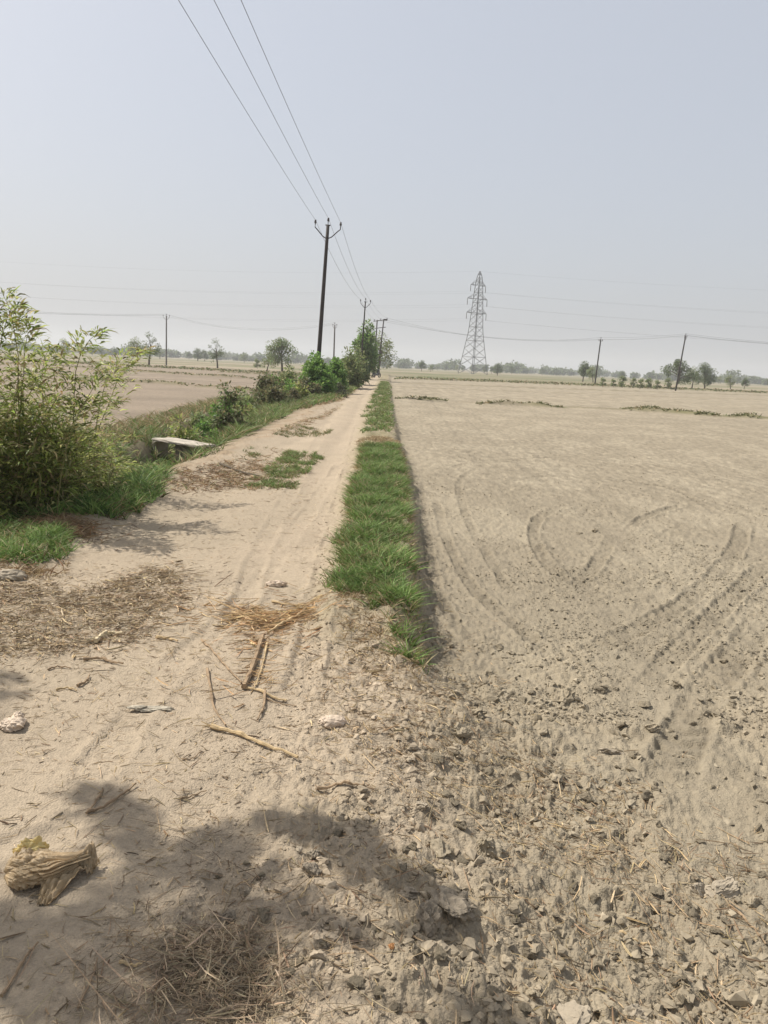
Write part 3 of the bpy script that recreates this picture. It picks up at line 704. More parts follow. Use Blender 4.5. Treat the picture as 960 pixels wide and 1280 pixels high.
stick([(108,1018),(118,1006),(128,990),(128,988)], 3, 'short forked twig crossing the curved twig in the shade', cat='twig', name='twig')
stick([(120,805),(128,797),(140,795),(153,796)], 6, 'pale curved husk lying on the straw litter', m=mat('pale_husk', (0.55,0.45,0.29), nscale=20), cat='husk', name='husk', lift=0.01)
stick([(104,826),(125,825),(140,830),(154,833)], 4, 'dark bent twig just below the straw litter mat', cat='twig', name='twig')
stick([(97,862),(108,856),(112,848)], 4, 'short curled dark twig on the bare left side of the track', cat='twig', name='twig')
stick([(70,866),(84,864),(96,867)], 3, 'little pale stalk left of the curled dark twig', m=M_stalkp)
stick([(195,798),(210,800),(222,804)], 4, 'pale stalk at the right end of the straw litter mat', m=M_stalkp)
stick([(60,840),(72,836),(88,838)], 2.5, 'fine twig lying below the left part of the litter mat', cat='twig', name='twig')
stick([(2,1248),(20,1220),(35,1195),(48,1182)], 4, 'grey bent stalk in the bottom left corner')
stick([(98,1262),(115,1225),(122,1200)], 3, 'dry stem lying in the shade right of the corner stalk')
stick([(150,1205),(165,1210),(178,1208)], 4, 'short hooked stalk left of the root heap', m=M_stalkp)
stick([(225,1000),(240,996),(258,990)], 2.5, 'thin twig below the long thick stalk', cat='twig', name='twig')
stick([(228,952),(240,950),(252,940)], 2, 'tiny twig left of the end of the long thick stalk', cat='twig', name='twig')
stick([(215,742),(228,748),(240,750)], 3, 'dark twig right of the litter mat', cat='twig', name='twig')
stick([(440,1190),(455,1196),(475,1212)], 3, 'curved root piece in the shade near the bottom middle', cat='root', name='dry_root')
stick([(375,1125),(384,1115),(392,1103)], 2.5, 'pale twig standing up behind the shaded dark clod', m=M_stalkp, cat='twig', name='twig')
stick([(385,765),(370,775),(350,785),(335,796)], 5, 'broad yellow stalk at the right end of the straw band', m=M_stalkp)
stick([(290,764),(310,770),(345,776)], 4, 'broad yellow stalk along the left of the straw band', m=M_stalkp)
stick([(340,752),(360,756),(385,758)], 3, 'thin yellow stalk on the far side of the straw band', m=M_stalkp)
stick([(275,583),(300,590),(325,596)], 3.0, 'dark branch lying on the rusty verge litter', m=M_bark, cat='branch', name='dead_branch')
stick([(780,1120),(800,1128),(825,1135)], 3, 'pale stalk half buried in the churned soil at lower right', m=M_stalkp)
stick([(930,1095),(950,1115),(965,1130)], 3, 'stick poking out by the right edge', cat='stick', name='stick')

# ------------------------------------------------------------------ litter objects
def sheet_blob(rng, L, W, H, nu=48, nv=40, crumple=0.25):
    """closed crumpled sheet lump"""
    V, Fc = ICO[4]
    s = int(rng.integers(0, 900))
    f1, f2, c = worley(V[:, 0]*2.2+V[:, 2]*1.1+7, V[:, 1]*2.2+V[:, 2]*0.9+3, s)
    r = 1+crumple*2*(f2-f1-0.25)+crumple*1.2*fbm(V[:, 0]*1.3+V[:, 2], V[:, 1]*1.3-V[:, 2], s+3, 3)
    P = V*r[:, None]; P[:, 2] = np.where(P[:, 2] < -0.5, -0.5+0.1*(P[:, 2]+.5), P[:, 2])
    return P*np.array((L, W, H))/2, Fc
def trash(px, py, wpx, dims, seed, m, label, name, cat, rz=0, crumple=0.25, sub=None):
    x, y = G(px, py); s = wpx/F*math.sqrt(x*x+y*y+EYE*EYE)
    P, Fc = sheet_blob(np.random.default_rng(seed), s*dims[0], s*dims[1], s*dims[2], crumple=crumple)
    zz_ = Z(x, y)+s*dims[2]*0.24
    if sub is None:
        o = obj(name, mesh(name, P, Fc, m), loc=(x, y, zz_)); o.rotation_euler = (0, 0, rz); return tag(o, label, cat)
    r = thing(name, label, cat, (x, y, zz_), rz); obj('wrapper', mesh(name, P, Fc, m), r)
    P2, F2 = sheet_blob(np.random.default_rng(seed+5), s*dims[0]*.5, s*dims[1]*.6, s*dims[2]*.9, crumple=crumple)
    obj(sub[0], mesh(sub[0], P2+np.array(sub[2])*s, F2, sub[1]), r); return r
trash(415,906,34,(1,.6,.5),31,M_paper,'crumpled pinkish white paper scrap in the middle of the churned shoulder','crumpled_paper','litter',0.2,0.13)
trash(16,909,28,(.9,.9,.5),32,M_paper,'crumpled whitish paper wad at the left picture edge','crumpled_paper','litter',0.6,0.14,('flap',M_paper,(.25,.28,.1)))
trash(345,731,24,(1,.5,.35),33,M_paper,'small pale wrapper on the track behind the yellow straw band','crumpled_wrapper','litter',0.1,0.2)
trash(192,889,44,(1,.26,.10),34,M_silver,'flattened silvery grey plastic wrapper lying right of the bare track centre','flattened_wrapper','litter',0.12,0.2,('torn_end',M_silver,(-.42,-.02,.05)))
trash(12,724,36,(1,.6,.4),35,M_stone,'pale cracked mud lump among the litter at the left edge','mud_lump','mud lump',0.3,0.15)
trash(4,648,40,(1.2,.5,.28),36,M_blue,'faded blue plastic piece lying in dead grass at the left edge','plastic_piece','litter',-0.5,0.3)
trash(490,1195,9,(1,.8,.6),37,mat('orange_scrap',(0.30,0.15,0.06)),'tiny orange scrap in the shade by the clods','orange_scrap','litter')
trash(488,1168,6,(1,1,.6),38,mat('orange_scrap_b',(0.27,0.16,0.08)),'tiny orange peel bit at the right of the shaded patch','peel_bit','litter')

# the tied plastic bag
def bag():
    a = np.array(G(8,1108)); b = np.array(G(112,1088)); d = b-a; L = float(np.hypot(*d)); rz = math.atan2(d[1], d[0])
    nu, nv = 220, 260
    u = np.linspace(0, 1, nu)[:, None]; v = np.linspace(0, 2*PI, nv, endpoint=False)[None]
    prof = np.interp(u, [0,.03,.1,.25,.42,.6,.75,.86,.93,1.0], [0.02,.052,.080,.092,.082,.062,.044,.033,.036,.028])*L/0.29
    cx, sx = np.cos(v), np.sin(v); U = u+0*v
    Vb = np.broadcast_to(v, U.shape); nk = np.interp(U, [0, .25, .55, 1], [.1, .35, 1, 1])
    ang2 = Vb+1.1*U+0.35*gn(U*3.5, Vb*1.2, 398)
    def per(f, s_, k=1.0): return gn(np.cos(ang2)*f+40, np.sin(ang2)*f+U*k, s_)
    pl = np.abs(per(2.6, 401, 1.6))**0.7; pl2 = np.abs(per(6.5, 402, 2.2))**0.8
    cx3 = np.cos(Vb)*2.3+7; sx3 = np.sin(Vb)*2.3+U*6
    w1, w2, _ = worley(cx3+U*2.5, sx3, 403); cr = np.minimum(w2-w1, 0.5)
    w3, w4, _ = worley(cx3*2.4+U*9, sx3*2.4, 405); cr2 = np.minimum(w4-w3, 0.45)
    r = prof*(0.92+nk*(0.75*(pl-0.35)+0.30*(pl2-0.3)) + (1.15-nk)*(0.42*(cr-0.25)+0.17*(cr2-0.2)))
    x_ = U*L + 0.012*fbm(U*4, Vb, 404, 2)
    y_ = r*cx*1.12; z_ = r*sx*0.70
    z_ = np.where(z_ < -0.030, -0.030+0.12*(z_+0.030), z_)
    y_ = y_ + 0.010*np.sin(U*7); z_ = z_+0.006*U
    V = np.stack([x_, y_, z_], -1).reshape(-1, 3)
    i = np.arange(nu-1)[:, None]; j = np.arange(nv)[None]
    Q = np.stack([i*nv+j, i*nv+(j+1) % nv, (i+1)*nv+(j+1) % nv, (i+1)*nv+j], -1).reshape(-1, 4)
    c0 = len(V); V = np.vstack([V, (0, 0, 0), (L*0.985, 0.01, 0.005)])
    T = [(c0, (q+1) % nv, q) for q in range(nv)] + [(c0+1, (nu-1)*nv+q, (nu-1)*nv+(q+1) % nv) for q in range(nv)]
    z0 = Z(*((a+b)/2))
    t_ = thing('plastic_bag', 'crumpled dusty tan plastic bag with a twisted neck lying at the lower left', 'plastic bag', (a[0], a[1], z0+0.036), rz)
    obj('bag_body', mesh('bag_body', V, [Q, np.array(T)], M_plastic, smooth=True), t_)
    # loose lower flap, thin folded sheet
    def sheet(P4, n, amp, seed, th_=0.0016):
        s_, q_ = np.meshgrid(np.linspace(0, 1, n), np.linspace(0, 1, n), indexing='ij')
        P4 = [np.array(p, float) for p in P4]
        W = (P4[0]*((1-s_)*(1-q_))[..., None]+P4[1]*(s_*(1-q_))[..., None]+P4[2]*(s_*q_)[..., None]+P4[3]*((1-s_)*q_)[..., None])
        w1, w2, _ = worley(s_*3.5, q_*3.5, seed)
        W[..., 2] += amp*((w2-w1)-0.3) + amp*1.2*fbm(s_*2, q_*5, seed, 3)
        W2 = W.copy(); W2[..., 2] -= th_
        V = np.concatenate([W.reshape(-1, 3), W2.reshape(-1, 3)]); N = n*n
        i = np.arange(n-1)[:, None]; j = np.arange(n-1)[None]
        Qt = np.stack([i*n+j, (i+1)*n+j, (i+1)*n+j+1, i*n+j+1], -1).reshape(-1, 4)
        return V, np.vstack([Qt, Qt[:, ::-1]+N])
    V, Q = sheet([(0.10,-0.035,0.0),(0.085,-0.125,-0.032),(0.12,-0.135,-0.03),(0.21,-0.035,0.0)], 40, 0.012, 410)
    obj('loose_flap', mesh('loose_flap', V, Q, M_plastic, smooth=True), t_)
    V, Q = sheet([(L-0.035,-0.020,0.026),(L-0.005,-0.045,-0.02),(L+0.03,-0.01,-0.015),(L+0.012,0.038,0.034)], 30, 0.016, 411)
    obj('bag_mouth', mesh('bag_mouth', V, Q, M_plastic, smooth=True), t_)
    P, Fc = sheet_blob(np.random.default_rng(44), 0.085, 0.06, 0.07, crumple=0.28)
    obj('yellow_liner', mesh('yellow_liner', P+np.array((0.065,0.062,0.020)), Fc, M_yellow), t_)
bag()

# ------------------------------------------------------------------ culvert
a = np.array(G(199,550)); b = np.array(G(254,559)); d = b-a; L = float(np.hypot(*d)); rz = math.atan2(d[1], d[0]); c = (a+b)/2
t_ = thing('culvert', 'small concrete culvert slab bridging the ditch beside the track', 'culvert', (c[0], c[1], 0), rz)
def bevbox(d, c, bev=0.012, cuts=3, amp=0.004, seed=0):
    bm = bmesh.new(); bmesh.ops.create_cube(bm, size=1)
    for v in bm.verts: v.co = Vector((v.co.x*d[0], v.co.y*d[1], v.co.z*d[2]))
    bmesh.ops.bevel(bm, geom=bm.edges[:], offset=bev, segments=2, affect='EDGES')
    bmesh.ops.subdivide_edges(bm, edges=[e for e in bm.edges if e.calc_length() > 0.1], cuts=6, use_grid_fill=True)
    rg = random.Random(seed)
    for v in bm.verts: v.co += Vector((rg.gauss(0, amp), rg.gauss(0, amp), rg.gauss(0, amp)))+Vector(c)
    me = bpy.data.meshes.new('box'); bm.to_mesh(me); bm.free(); me.materials.append(M_conc); return me
obj('top_slab', bevbox((L*1.05, 0.42, 0.045), (0.04, 0.03, 0.022), seed=1), t_)
hw = bevbox((L*0.72, 0.22, 0.5), (L*0.24, 0.10, -0.262), seed=2); hw.materials[0] = mat('dark_concrete', (0.15, 0.13, 0.10), nscale=5, var=0.35); obj('head_wall', hw, t_)  # head wall concrete coloured darker than the slab on top of it
obj('side_wall', bevbox((0.14, 0.30, 0.55), (-L*0.56, 0.06, -0.30), seed=3), t_)

# ------------------------------------------------------------------ shrubs and trees
def leafset(mb, rng, P, D, L, W, cols, droop=0.5, prof=(0.25, 1.0, 0.75, 0.05), jit=0.15):
    n = len(P); bend = np.array((0, 0, -1.0))[None]*droop*(0.4+rng.random((n, 1))) + rng.normal(0, .1, (n, 3))
    side = norm(np.cross(D, np.stack([rng.normal(0, .6, n), rng.normal(0, .6, n), np.ones(n)], 1)))
    ribbons(mb, P, D, bend, L*(0.6+0.7*rng.random(n)), W*(0.7+0.6*rng.random(n)), list(prof), pal(rng, n, cols, jit), rng, side=side)
WIL = [(0.30,0.35,0.09),(0.24,0.30,0.075),(0.37,0.40,0.13),(0.15,0.20,0.06),(0.36,0.35,0.16),(0.34,0.27,0.14)]
def willow(name, label, base, tips, seed, nfill, fx, fz, lsz=0.12):
    """base (x,y); tips: list of 3-D points for the stems"""
    rng = np.random.default_rng(seed); bx, by = base; bz = Z(bx, by)
    t_ = thing(name, label, 'shrub', (bx, by, bz)); O = np.array((bx, by, bz)); st = MB(); lf = MB()
    alltips = [(np.array(t), 1) for t in tips]
    for _ in range(nfill):
        alltips.append((np.array((bx+rng.uniform(*fx), by+rng.uniform(-0.7, 0.7), bz+rng.uniform(*fz))), 0))
    for tp, main in alltips:
        s0 = O+np.array((rng.normal(0, .22), rng.normal(0, .22), -0.05))
        if abs(tp[0]-bx) > 0.6: s0[0] += (tp[0]-bx)*0.5*rng.random()
        v = tp-s0; k = 9; t = np.linspace(0, 1, k)[:, None]
        mid = np.array((v[0]*0.25+rng.normal(0, .16), v[1]*0.25+rng.normal(0, .16), v[2]*0.85))
        C1 = s0+mid
        Pn = (1-t)**2*s0+2*t*(1-t)*C1+t*t*tp + rng.normal(0, .012, (k, 3))*t
        hh = np.linalg.norm(v)
        st.tube(Pn-O, np.linspace(0.007, 0.0015, k)*(0.7+0.4*hh/2), 5)
        nl = int((150 if main else 95)*hh)
        tt = 0.1+0.9*rng.random(nl)**0.75
        idx = tt*(k-1); i0 = np.minimum(idx.astype(int), k-2); fr_ = (idx-i0)[:, None]
        P = Pn[i0]*(1-fr_)+Pn[i0+1]*fr_; Tn = norm(Pn[i0+1]-Pn[i0])
        az = rng.random(nl)*2*PI; out_ = np.stack([np.cos(az), np.sin(az), 0.1+0.4*rng.random(nl)], 1)
        # side twiglets give leaves their spread
        spread = (0.02+0.24*rng.random(nl)*np.sin(np.clip(tt, 0, 1)*PI*0.9+0.15))[:, None]
        P = P + out_*spread; D = norm(out_*0.9+Tn*0.7+rng.normal(0, .2, (nl, 3)))
        leafset(lf, rng, P-O, D, lsz*0.95, 0.018*lsz/0.12, [tuple(np.array(c_)*rng.uniform(.8, 1.25)) for c_ in WIL], 0.6, (0.3, 1.0, 0.8, 0.05), 0.25)
    obj('stems', st.build('stems', M_stem), t_); obj('foliage', lf.build('foliage', M_leaf), t_)
    return t_
tips1 = [AT(x, y, d) for x, y, d in [(4,366,6.6),(-14,380,6.8),(20,380,6.7),(-40,375,6.6),(36,402,6.9),(-20,440,7),(48,474,7.0)]]
willow('willow_leaf_shrub', 'tallest narrow leaved shrub, rising against the sky at the left picture edge', (-3.8, 6.9), tips1, 51, 55, (-0.9, 0.35), (0.3, 1.3))
tips2 = [AT(x, y, d) for x, y, d in [(126,412,7.3),(108,432,7.4),(62,436,7.4),(92,476,7.3),(146,462,7.6),(120,500,7.3)]]
willow('willow_leaf_shrub', 'leafy narrow leaved shrub with arching sprays over the field, second from the left edge', (-3.4, 7.4), tips2, 52, 110, (-0.75, 0.5), (0.25, 1.18))
tips3 = [AT(x, y, d) for x, y, d in [(180,436,8.6),(160,442,8.5),(150,500,8.2),(176,545,8.3)]]
willow('willow_leaf_shrub', 'lower narrow leaved shrub nearest the culvert, its spray hanging right', (-3.35, 8.5), tips3, 53, 65, (-0.7, 0.45), (0.2, 0.62), 0.11)
willow('willow_leaf_shrub', 'low dark tangle of narrow leaves on the ditch bank between shrub and culvert', (-3.4, 9.8), [], 54, 50, (-0.5, 0.5), (0.15, 0.42), 0.09)

def shrub(name, label, base, w_, d_, h_, nclump, nleaf, L, W, cols, seed, group=None, cat='shrub', upright=0.4, low=0.15, shape='dome', mstem=M_bark, droop=0.3):
    rng = np.random.default_rng(seed); bz = Z(*base); t_ = thing(name, label, cat, (base[0], base[1], bz), 0, group)
    st = MB(); lf = MB(); per = nleaf//nclump
    for i in range(nclump):
        u = rng.random()**0.6; az = rng.random()*2*PI; zz_ = low+(1-low)*rng.random()
        if shape == 'dome': rr = math.sqrt(max(0, 1-zz_**2.2))*u
        elif shape == 'column': rr = (0.55+0.45*math.sin(zz_*PI))*u*(1-0.5*max(0, zz_-.75)/.25)
        else: rr = (0.35+0.65*zz_)*u*math.sqrt(max(0.05, 1-max(0, zz_-.6)**2/.17))
        c = np.array((math.cos(az)*rr*w_/2, math.sin(az)*rr*d_/2, zz_*h_*(1+0.12*rng.normal())))
        t = np.linspace(0, 1, 5)[:, None]
        C1 = np.array((c[0]*.3, c[1]*.3, c[2]*.6)); s0 = np.array((rng.normal(0, .06*w_), rng.normal(0, .06*d_), -0.05))
        st.tube((1-t)**2*s0+2*t*(1-t)*C1+t*t*c, np.linspace(0.012, 0.003, 5)*max(1, h_/1.2), 4)
        R = min(w_, h_)*0.17*(0.6+0.8*rng.random())
        dv = norm(rng.normal(size=(per, 3))); P = c+dv*R*(rng.random((per, 1))**0.5)*np.array((1, 1, 1.1))
        P[:, 2] = np.maximum(P[:, 2], 0.02)
        D = norm(dv+np.array((0, 0, upright))+rng.normal(0, .3, (per, 3)))
        cc = [tuple(np.array(k_)*(0.85+0.3*rng.random())) for k_ in cols]
        leafset(lf, rng, P, D, L, W, cc, droop)
    obj('stems', st.build('stems', mstem), t_); obj('foliage', lf.build('foliage', M_leaf), t_); return t_
B1 = [(0.14,0.25,0.055),(0.18,0.30,0.07),(0.11,0.20,0.05),(0.23,0.33,0.09)]
B2 = [(0.18,0.23,0.085),(0.22,0.26,0.10),(0.14,0.18,0.065),(0.26,0.26,0.125)]
B3 = [(0.15,0.155,0.075),(0.19,0.175,0.09),(0.23,0.19,0.10),(0.12,0.15,0.06)]
shrub('weed', 'yellow green leafy weed just behind the left end of the culvert slab', (-3.95,14.9), 0.7, 0.6, 0.85, 24, 1300, 0.09, 0.03, WIL, 61, cat='weed')
shrub('shrub', 'low spreading dark green shrub right behind the culvert', (-3.55,15.4), 1.1, 0.9, 0.45, 30, 2200, 0.07, 0.03, B1+B3[:2], 62)
shrub('weed', 'upright dark leaved weed rising right of the yellow green weed', (-3.55,17.2), 0.8, 0.6, 0.95, 22, 1300, 0.09, 0.04, B1[2:3]+B3, 63, cat='weed')
shrub('weed', 'bright green low weed between the two upright weeds', (-4.05,17.0), 0.7, 0.6, 0.6, 20, 1100, 0.09, 0.03, B1, 64, cat='weed')
shrub('shrub', 'brownish green twiggy bush on the bank halfway to the bright bush', (-4.2,27.5), 1.5, 1.5, 1.0, 40, 3200, 0.10, 0.045, B3, 65)
shrub('shrub', 'pale low bush standing left behind the brownish one', (-4.9,31), 0.9, 0.9, 0.95, 18, 900, 0.10, 0.04, B2, 66)
shrub('shrub', 'small brown dried bush right of the brownish green one', (-3.5,28.5), 0.8, 0.9, 0.55, 16, 800, 0.09, 0.04, B3+[(0.25,0.18,0.1)], 67)
def AX(px, Y): return float(AT(px, hz(px), Y)[0])
shrub('shrub', 'large bright green broadleaf bush in front of the foot of the tallest pole', (AX(396,37),37), 1.9, 3.0, 1.45, 70, 6000, 0.15, 0.085, B1, 68)
shrub('shrub', 'bright green bush joined to the large one on its right', (AX(419,41),41), 1.6, 3.0, 1.4, 50, 4200, 0.15, 0.08, B1, 69)
shrub('shrub', 'olive green tall bush behind the bright green pair', (AX(436,50),50), 1.7, 5.0, 1.85, 60, 4400, 0.20, 0.08, B2, 70)
shrub('shrub', 'olive green bush on the far side of the tall one by the track', (AX(448,60),60), 1.6, 4.5, 2.2, 50, 3400, 0.22, 0.09, B2, 71)
shrub('tall_bush', 'tall bright green columnar bush in front of the twin pole structure', (AX(456,82),82), 2.5, 3.0, AT(456,417,82)[2], 110, 8000, 0.30, 0.14, B1+B2[:1], 72, shape='column', cat='tall bush')
rb = np.random.default_rng(777)
VL = ['pale leafy', 'dusty olive', 'dark tangled', 'bright green', 'brown tipped', 'thin twiggy', 'rounded green', 'straggly', 'low broad', 'narrow upright']
VP = [(18.6,-4.4,.55),(19.8,-4.0,.5),(21.2,-4.5,.65),(22.8,-4.2,.5),(24.4,-4.6,.75),(25.8,-4.0,.5),(29.6,-4.3,.7),(30.8,-3.8,.5),(33.0,-4.3,.85),(34.8,-3.7,.6)]
for q, (yy, xx, hh_) in enumerate(VP):
    far_ = ('just past the culvert weeds', 'a step farther on', 'left of the long arching grass', 'in the middle of the arching grass', 'before the brownish green bush', 'right in front of the brownish green bush', 'behind the brownish green bush', 'on the track side behind the brown bushes', 'ahead of the large bright bush', 'nearest the large bright bush')[q]
    shrub('verge_shrub', '%s little shrub of the ditch bank, %s' % (VL[q], far_), (xx, yy), 1.0+0.7*rb.random(), 1.4+1.2*rb.random(), hh_*1.25, 26, 1700, 0.09+0.001*yy, 0.035+0.0006*yy, (B2, B3, B1, WIL)[q % 4], 500+q)
shrub('shrub', 'grey green low bush at the track edge under the bright green pair', (-2.3,36), 0.9, 1.2, 0.5, 14, 700, 0.10, 0.05, [(0.16,0.17,0.10)], 73)
shrub('shrub', 'olive scrub filling the ditch line left of the bright bushes', (-5.2,35), 1.2, 3.0, 0.7, 20, 1000, 0.12, 0.05, B2, 74)

def tree_meshes(seed, h, w_, nl=1800, leaf=0.32, trunkh=0.35, cols=B2, clumps=30, sparse=0.0, clr=0.17):
    rng = np.random.default_rng(seed); st = MB(); lf = MB(); th_ = h*trunkh
    lean = rng.normal(0, .04*h, 2)
    tr = [np.array((0, 0, -0.1)), np.array((lean[0]*.3, lean[1]*.3, th_*.5)), np.array((lean[0], lean[1], th_)), np.array((lean[0]*1.4, lean[1]*1.4, h*.62))]
    st.tube(smooth3(tr), np.linspace(0.034, 0.014, len(smooth3(tr)))*h, 7)
    per = nl//clumps
    for i in range(clumps):
        az = rng.random()*2*PI; el = rng.random(); u = 0.35+0.65*rng.random()
        zz_ = th_*0.95+(h-th_*0.95)*el; prof = math.sin(PI*min(1, 0.18+0.8*el))**0.6
        c = np.array((math.cos(az)*u*w_/2*prof+lean[0], math.sin(az)*u*w_/2*prof+lean[1], zz_-0.06*h))
        s0 = tr[2]*(1-el*.7)+tr[3]*el*.7; t = np.linspace(0, 1, 5)[:, None]
        C1 = s0*.5+c*.5+np.array((0, 0, 0.05*h)); C1[:2] = C1[:2]*.9
        st.tube((1-t)**2*s0+2*t*(1-t)*C1+t*t*c, np.linspace(0.010, 0.003, 5)*h, 4)
        R = clr*h*(0.55+0.7*rng.random())
        dv = norm(rng.normal(size=(per, 3))); P = c+dv*R*(rng.random((per, 1))**0.4)*np.array((1, 1, .7))
        D = norm(dv+rng.normal(0, .5, (per, 3)))
        cc = [tuple(np.array(k_)*(0.8+0.4*rng.random())) for k_ in cols]
        leafset(lf, rng, P, D, leaf, leaf*.55, cc, 0.2)
    return st.build('trunk', M_bark, True), lf.build('crown', M_leaf)
def smooth3(P):
    return [np.array(p) for p in smoothline([tuple(p) for p in P], 4)]
tg = tree_meshes(88, 7.0, 5.2, 3600, 0.28, 0.34, [tuple(np.array(c_)*.8) for c_ in B2]+B1[:1], 34)+(7.0,)
def put_tree(ms, px, py, Yd, h, label, name='tree', group=None, rz=0.0, ground=True, cat='tree', s=None):
    p = AT(px, py, Yd); z = Z(p[0], p[1]); t_ = thing(name, label, cat, (p[0], p[1], z), rz, group)
    k = h/ms[2]; t_.scale = (k, k, k)
    obj('trunk', ms[0], t_); obj('crown', ms[1], t_); return t_
TG = [(0.12,0.155,0.07),(0.15,0.19,0.085),(0.10,0.13,0.06)]
ta = tree_meshes(81, 7.0, 6.0, 3800, 0.30, 0.30, TG, 36)+(7.0,)
tb = tree_meshes(82, 5.0, 4.0, 1500, 0.26, 0.35, B2, 20)+(5.0,)
tc_ = tree_meshes(83, 5.5, 4.2, 750, 0.24, 0.35, TG, 22, clr=0.11)+(5.5,)
td = tree_meshes(84, 5.6, 6.2, 2400, 0.28, 0.28, TG, 30, clr=0.13)+(5.6,)
te = tree_meshes(85, 5.0, 3.0, 2000, 0.28, 0.4, TG, 18)+(5.0,)
tf = tree_meshes(86, 2.0, 1.8, 900, 0.18, 0.15, B2, 14)+(2.0,)
def T_(ms, px, top, Yd, label, **k):
    h = AT(px, top, Yd)[2]*1.03
    return put_tree(ms, px, hz(px), Yd, h, label, **k)
T_(tg, 353, 420, 112, 'rounded dark tree standing alone left of the near pole', rz=0.4)
T_(tb, 334, 438, 115, 'small bushy tree just left of the rounded dark tree')
T_(tc_, 272, 424, 125, 'thin sparse tree on the left field between the pole and the rounded tree', rz=1.0)
T_(tc_, 186, 416, 125, 'sparse tree left of the distant left pole', rz=2.4)
T_(tb, 172, 424, 165, 'low bushy tree beside the sparse tree at the left', rz=1.4)
T_(tb, 473, 419, 124, 'round crowned tree behind the twin pole structure', rz=0.5)
T_(te, 729, 453, 165, 'taller dark tree left of the straight right hand pole', rz=1)
T_(tb, 742, 459, 160, 'shorter tree touching the dark one left of the straight right hand pole', rz=2)
T_(td, 846, 449, 122, 'spreading tree right behind the leaning right hand pole', rz=2.2)
T_(ta, 882, 455, 135, 'dense dark tree right of the leaning pole', rz=1.8)
T_(tb, 866, 460, 140, 'smaller tree between the spreading and the dense dark tree', rz=0.3)
T_(tb, 914, 470, 150, 'low round tree second from the right edge', rz=1.3)
T_(te, 931, 473, 160, 'small tree nearest the right edge', rz=0.2)
T_(ta, 622, 455, 235, 'lone rounded tree right of the lattice tower', rz=2.9)
T_(te, 527, 451, 280, 'slim upright tree left of the lattice tower', rz=0.9)
T_(tb, 538, 456, 270, 'bushy tree right beside the slim upright tree', rz=0.1)
T_(tb, 78, 424, 330, 'tiny far tree seen above the left shrubs', rz=0.1)
T_(ta, 247, 436, 300, 'far round tree, left one of a pair beyond the left field', rz=0.7)
T_(ta, 256, 438, 310, 'far round tree, right one of a pair beyond the left field', rz=2.0)
T_(tb, 200, 434, 330, 'far tree just left of the distant left pole', rz=2.0)
T_(tf, 322, 449, 140, 'little bush left of the small bushy tree', name='bush', cat='bush')
T_(tf, 366, 457, 140, 'little bush at the foot of the rounded dark tree', name='bush', cat='bush')
for q, px in enumerate((755, 779, 792, 801, 811, 836, 823, 768)):
    T_(tf, px, hz(px)+[1,-2,1,0,-1,-1,1,2][q], 112+3*(q % 3), '%s roundish bush in the far row right of the straight pole' % ('first', 'third', 'fourth', 'fifth', 'sixth', 'eighth', 'seventh', 'second')[q], name='bush', cat='bush', group='bushes on the far bank between the right poles', rz=q*0.9)
random.seed(9)
for q in range(46):
    px = random.uniform(-60, 1020)
    T_(random.choice((ta, tb, te)), px, hz(px)-random.uniform(4, 8), random.uniform(330, 520), 'hazy far tree standing in front of the wooded horizon', group='hazy far trees', rz=random.uniform(0, 6))
# distant woodland, one mass
rng = np.random.default_rng(91); mb = MB()
n = 900; az = np.radians(rng.uniform(-42, 42, n)); dd = rng.uniform(520, 950, n); cx = np.sin(az)*dd; cy = np.cos(az)*dd
hh = 0.78*(5+5*rng.random(n))*(0.75+0.9*np.clip(gn(az*30, az*0+3, 5)+.2, 0, 1)); keep = rng.random(n) < 0.62+0.5*gn(az*18, az*0, 6); cx = cx[keep]; cy = cy[keep]; hh = hh[keep]; n = len(cx)
k = 170; dv = norm(rng.normal(size=(n, k, 3))); P = dv*(rng.random((n, k, 1))**0.35)*np.stack([hh*.62, hh*.62, hh*.46], 1)[:, None]
lob = 1+0.35*np.sin(dv[..., :1]*7+cx[:, None, None])*np.cos(dv[..., 1:2]*6+cy[:, None, None]); P = P*lob+np.stack([cx, cy, hh*.5], 1)[:, None]
P = P.reshape(-1, 3); D = norm(rng.normal(size=P.shape)); leafset(mb, rng, P, D, 1.5, 1.1, TG, 0.1, (0.6, 1.0, 0.5))
tag(obj('distant_woodland', mb.build('distant_woodland', M_leaf)), 'blue grey band of far woodland along the whole horizon', 'woodland', kind='stuff')

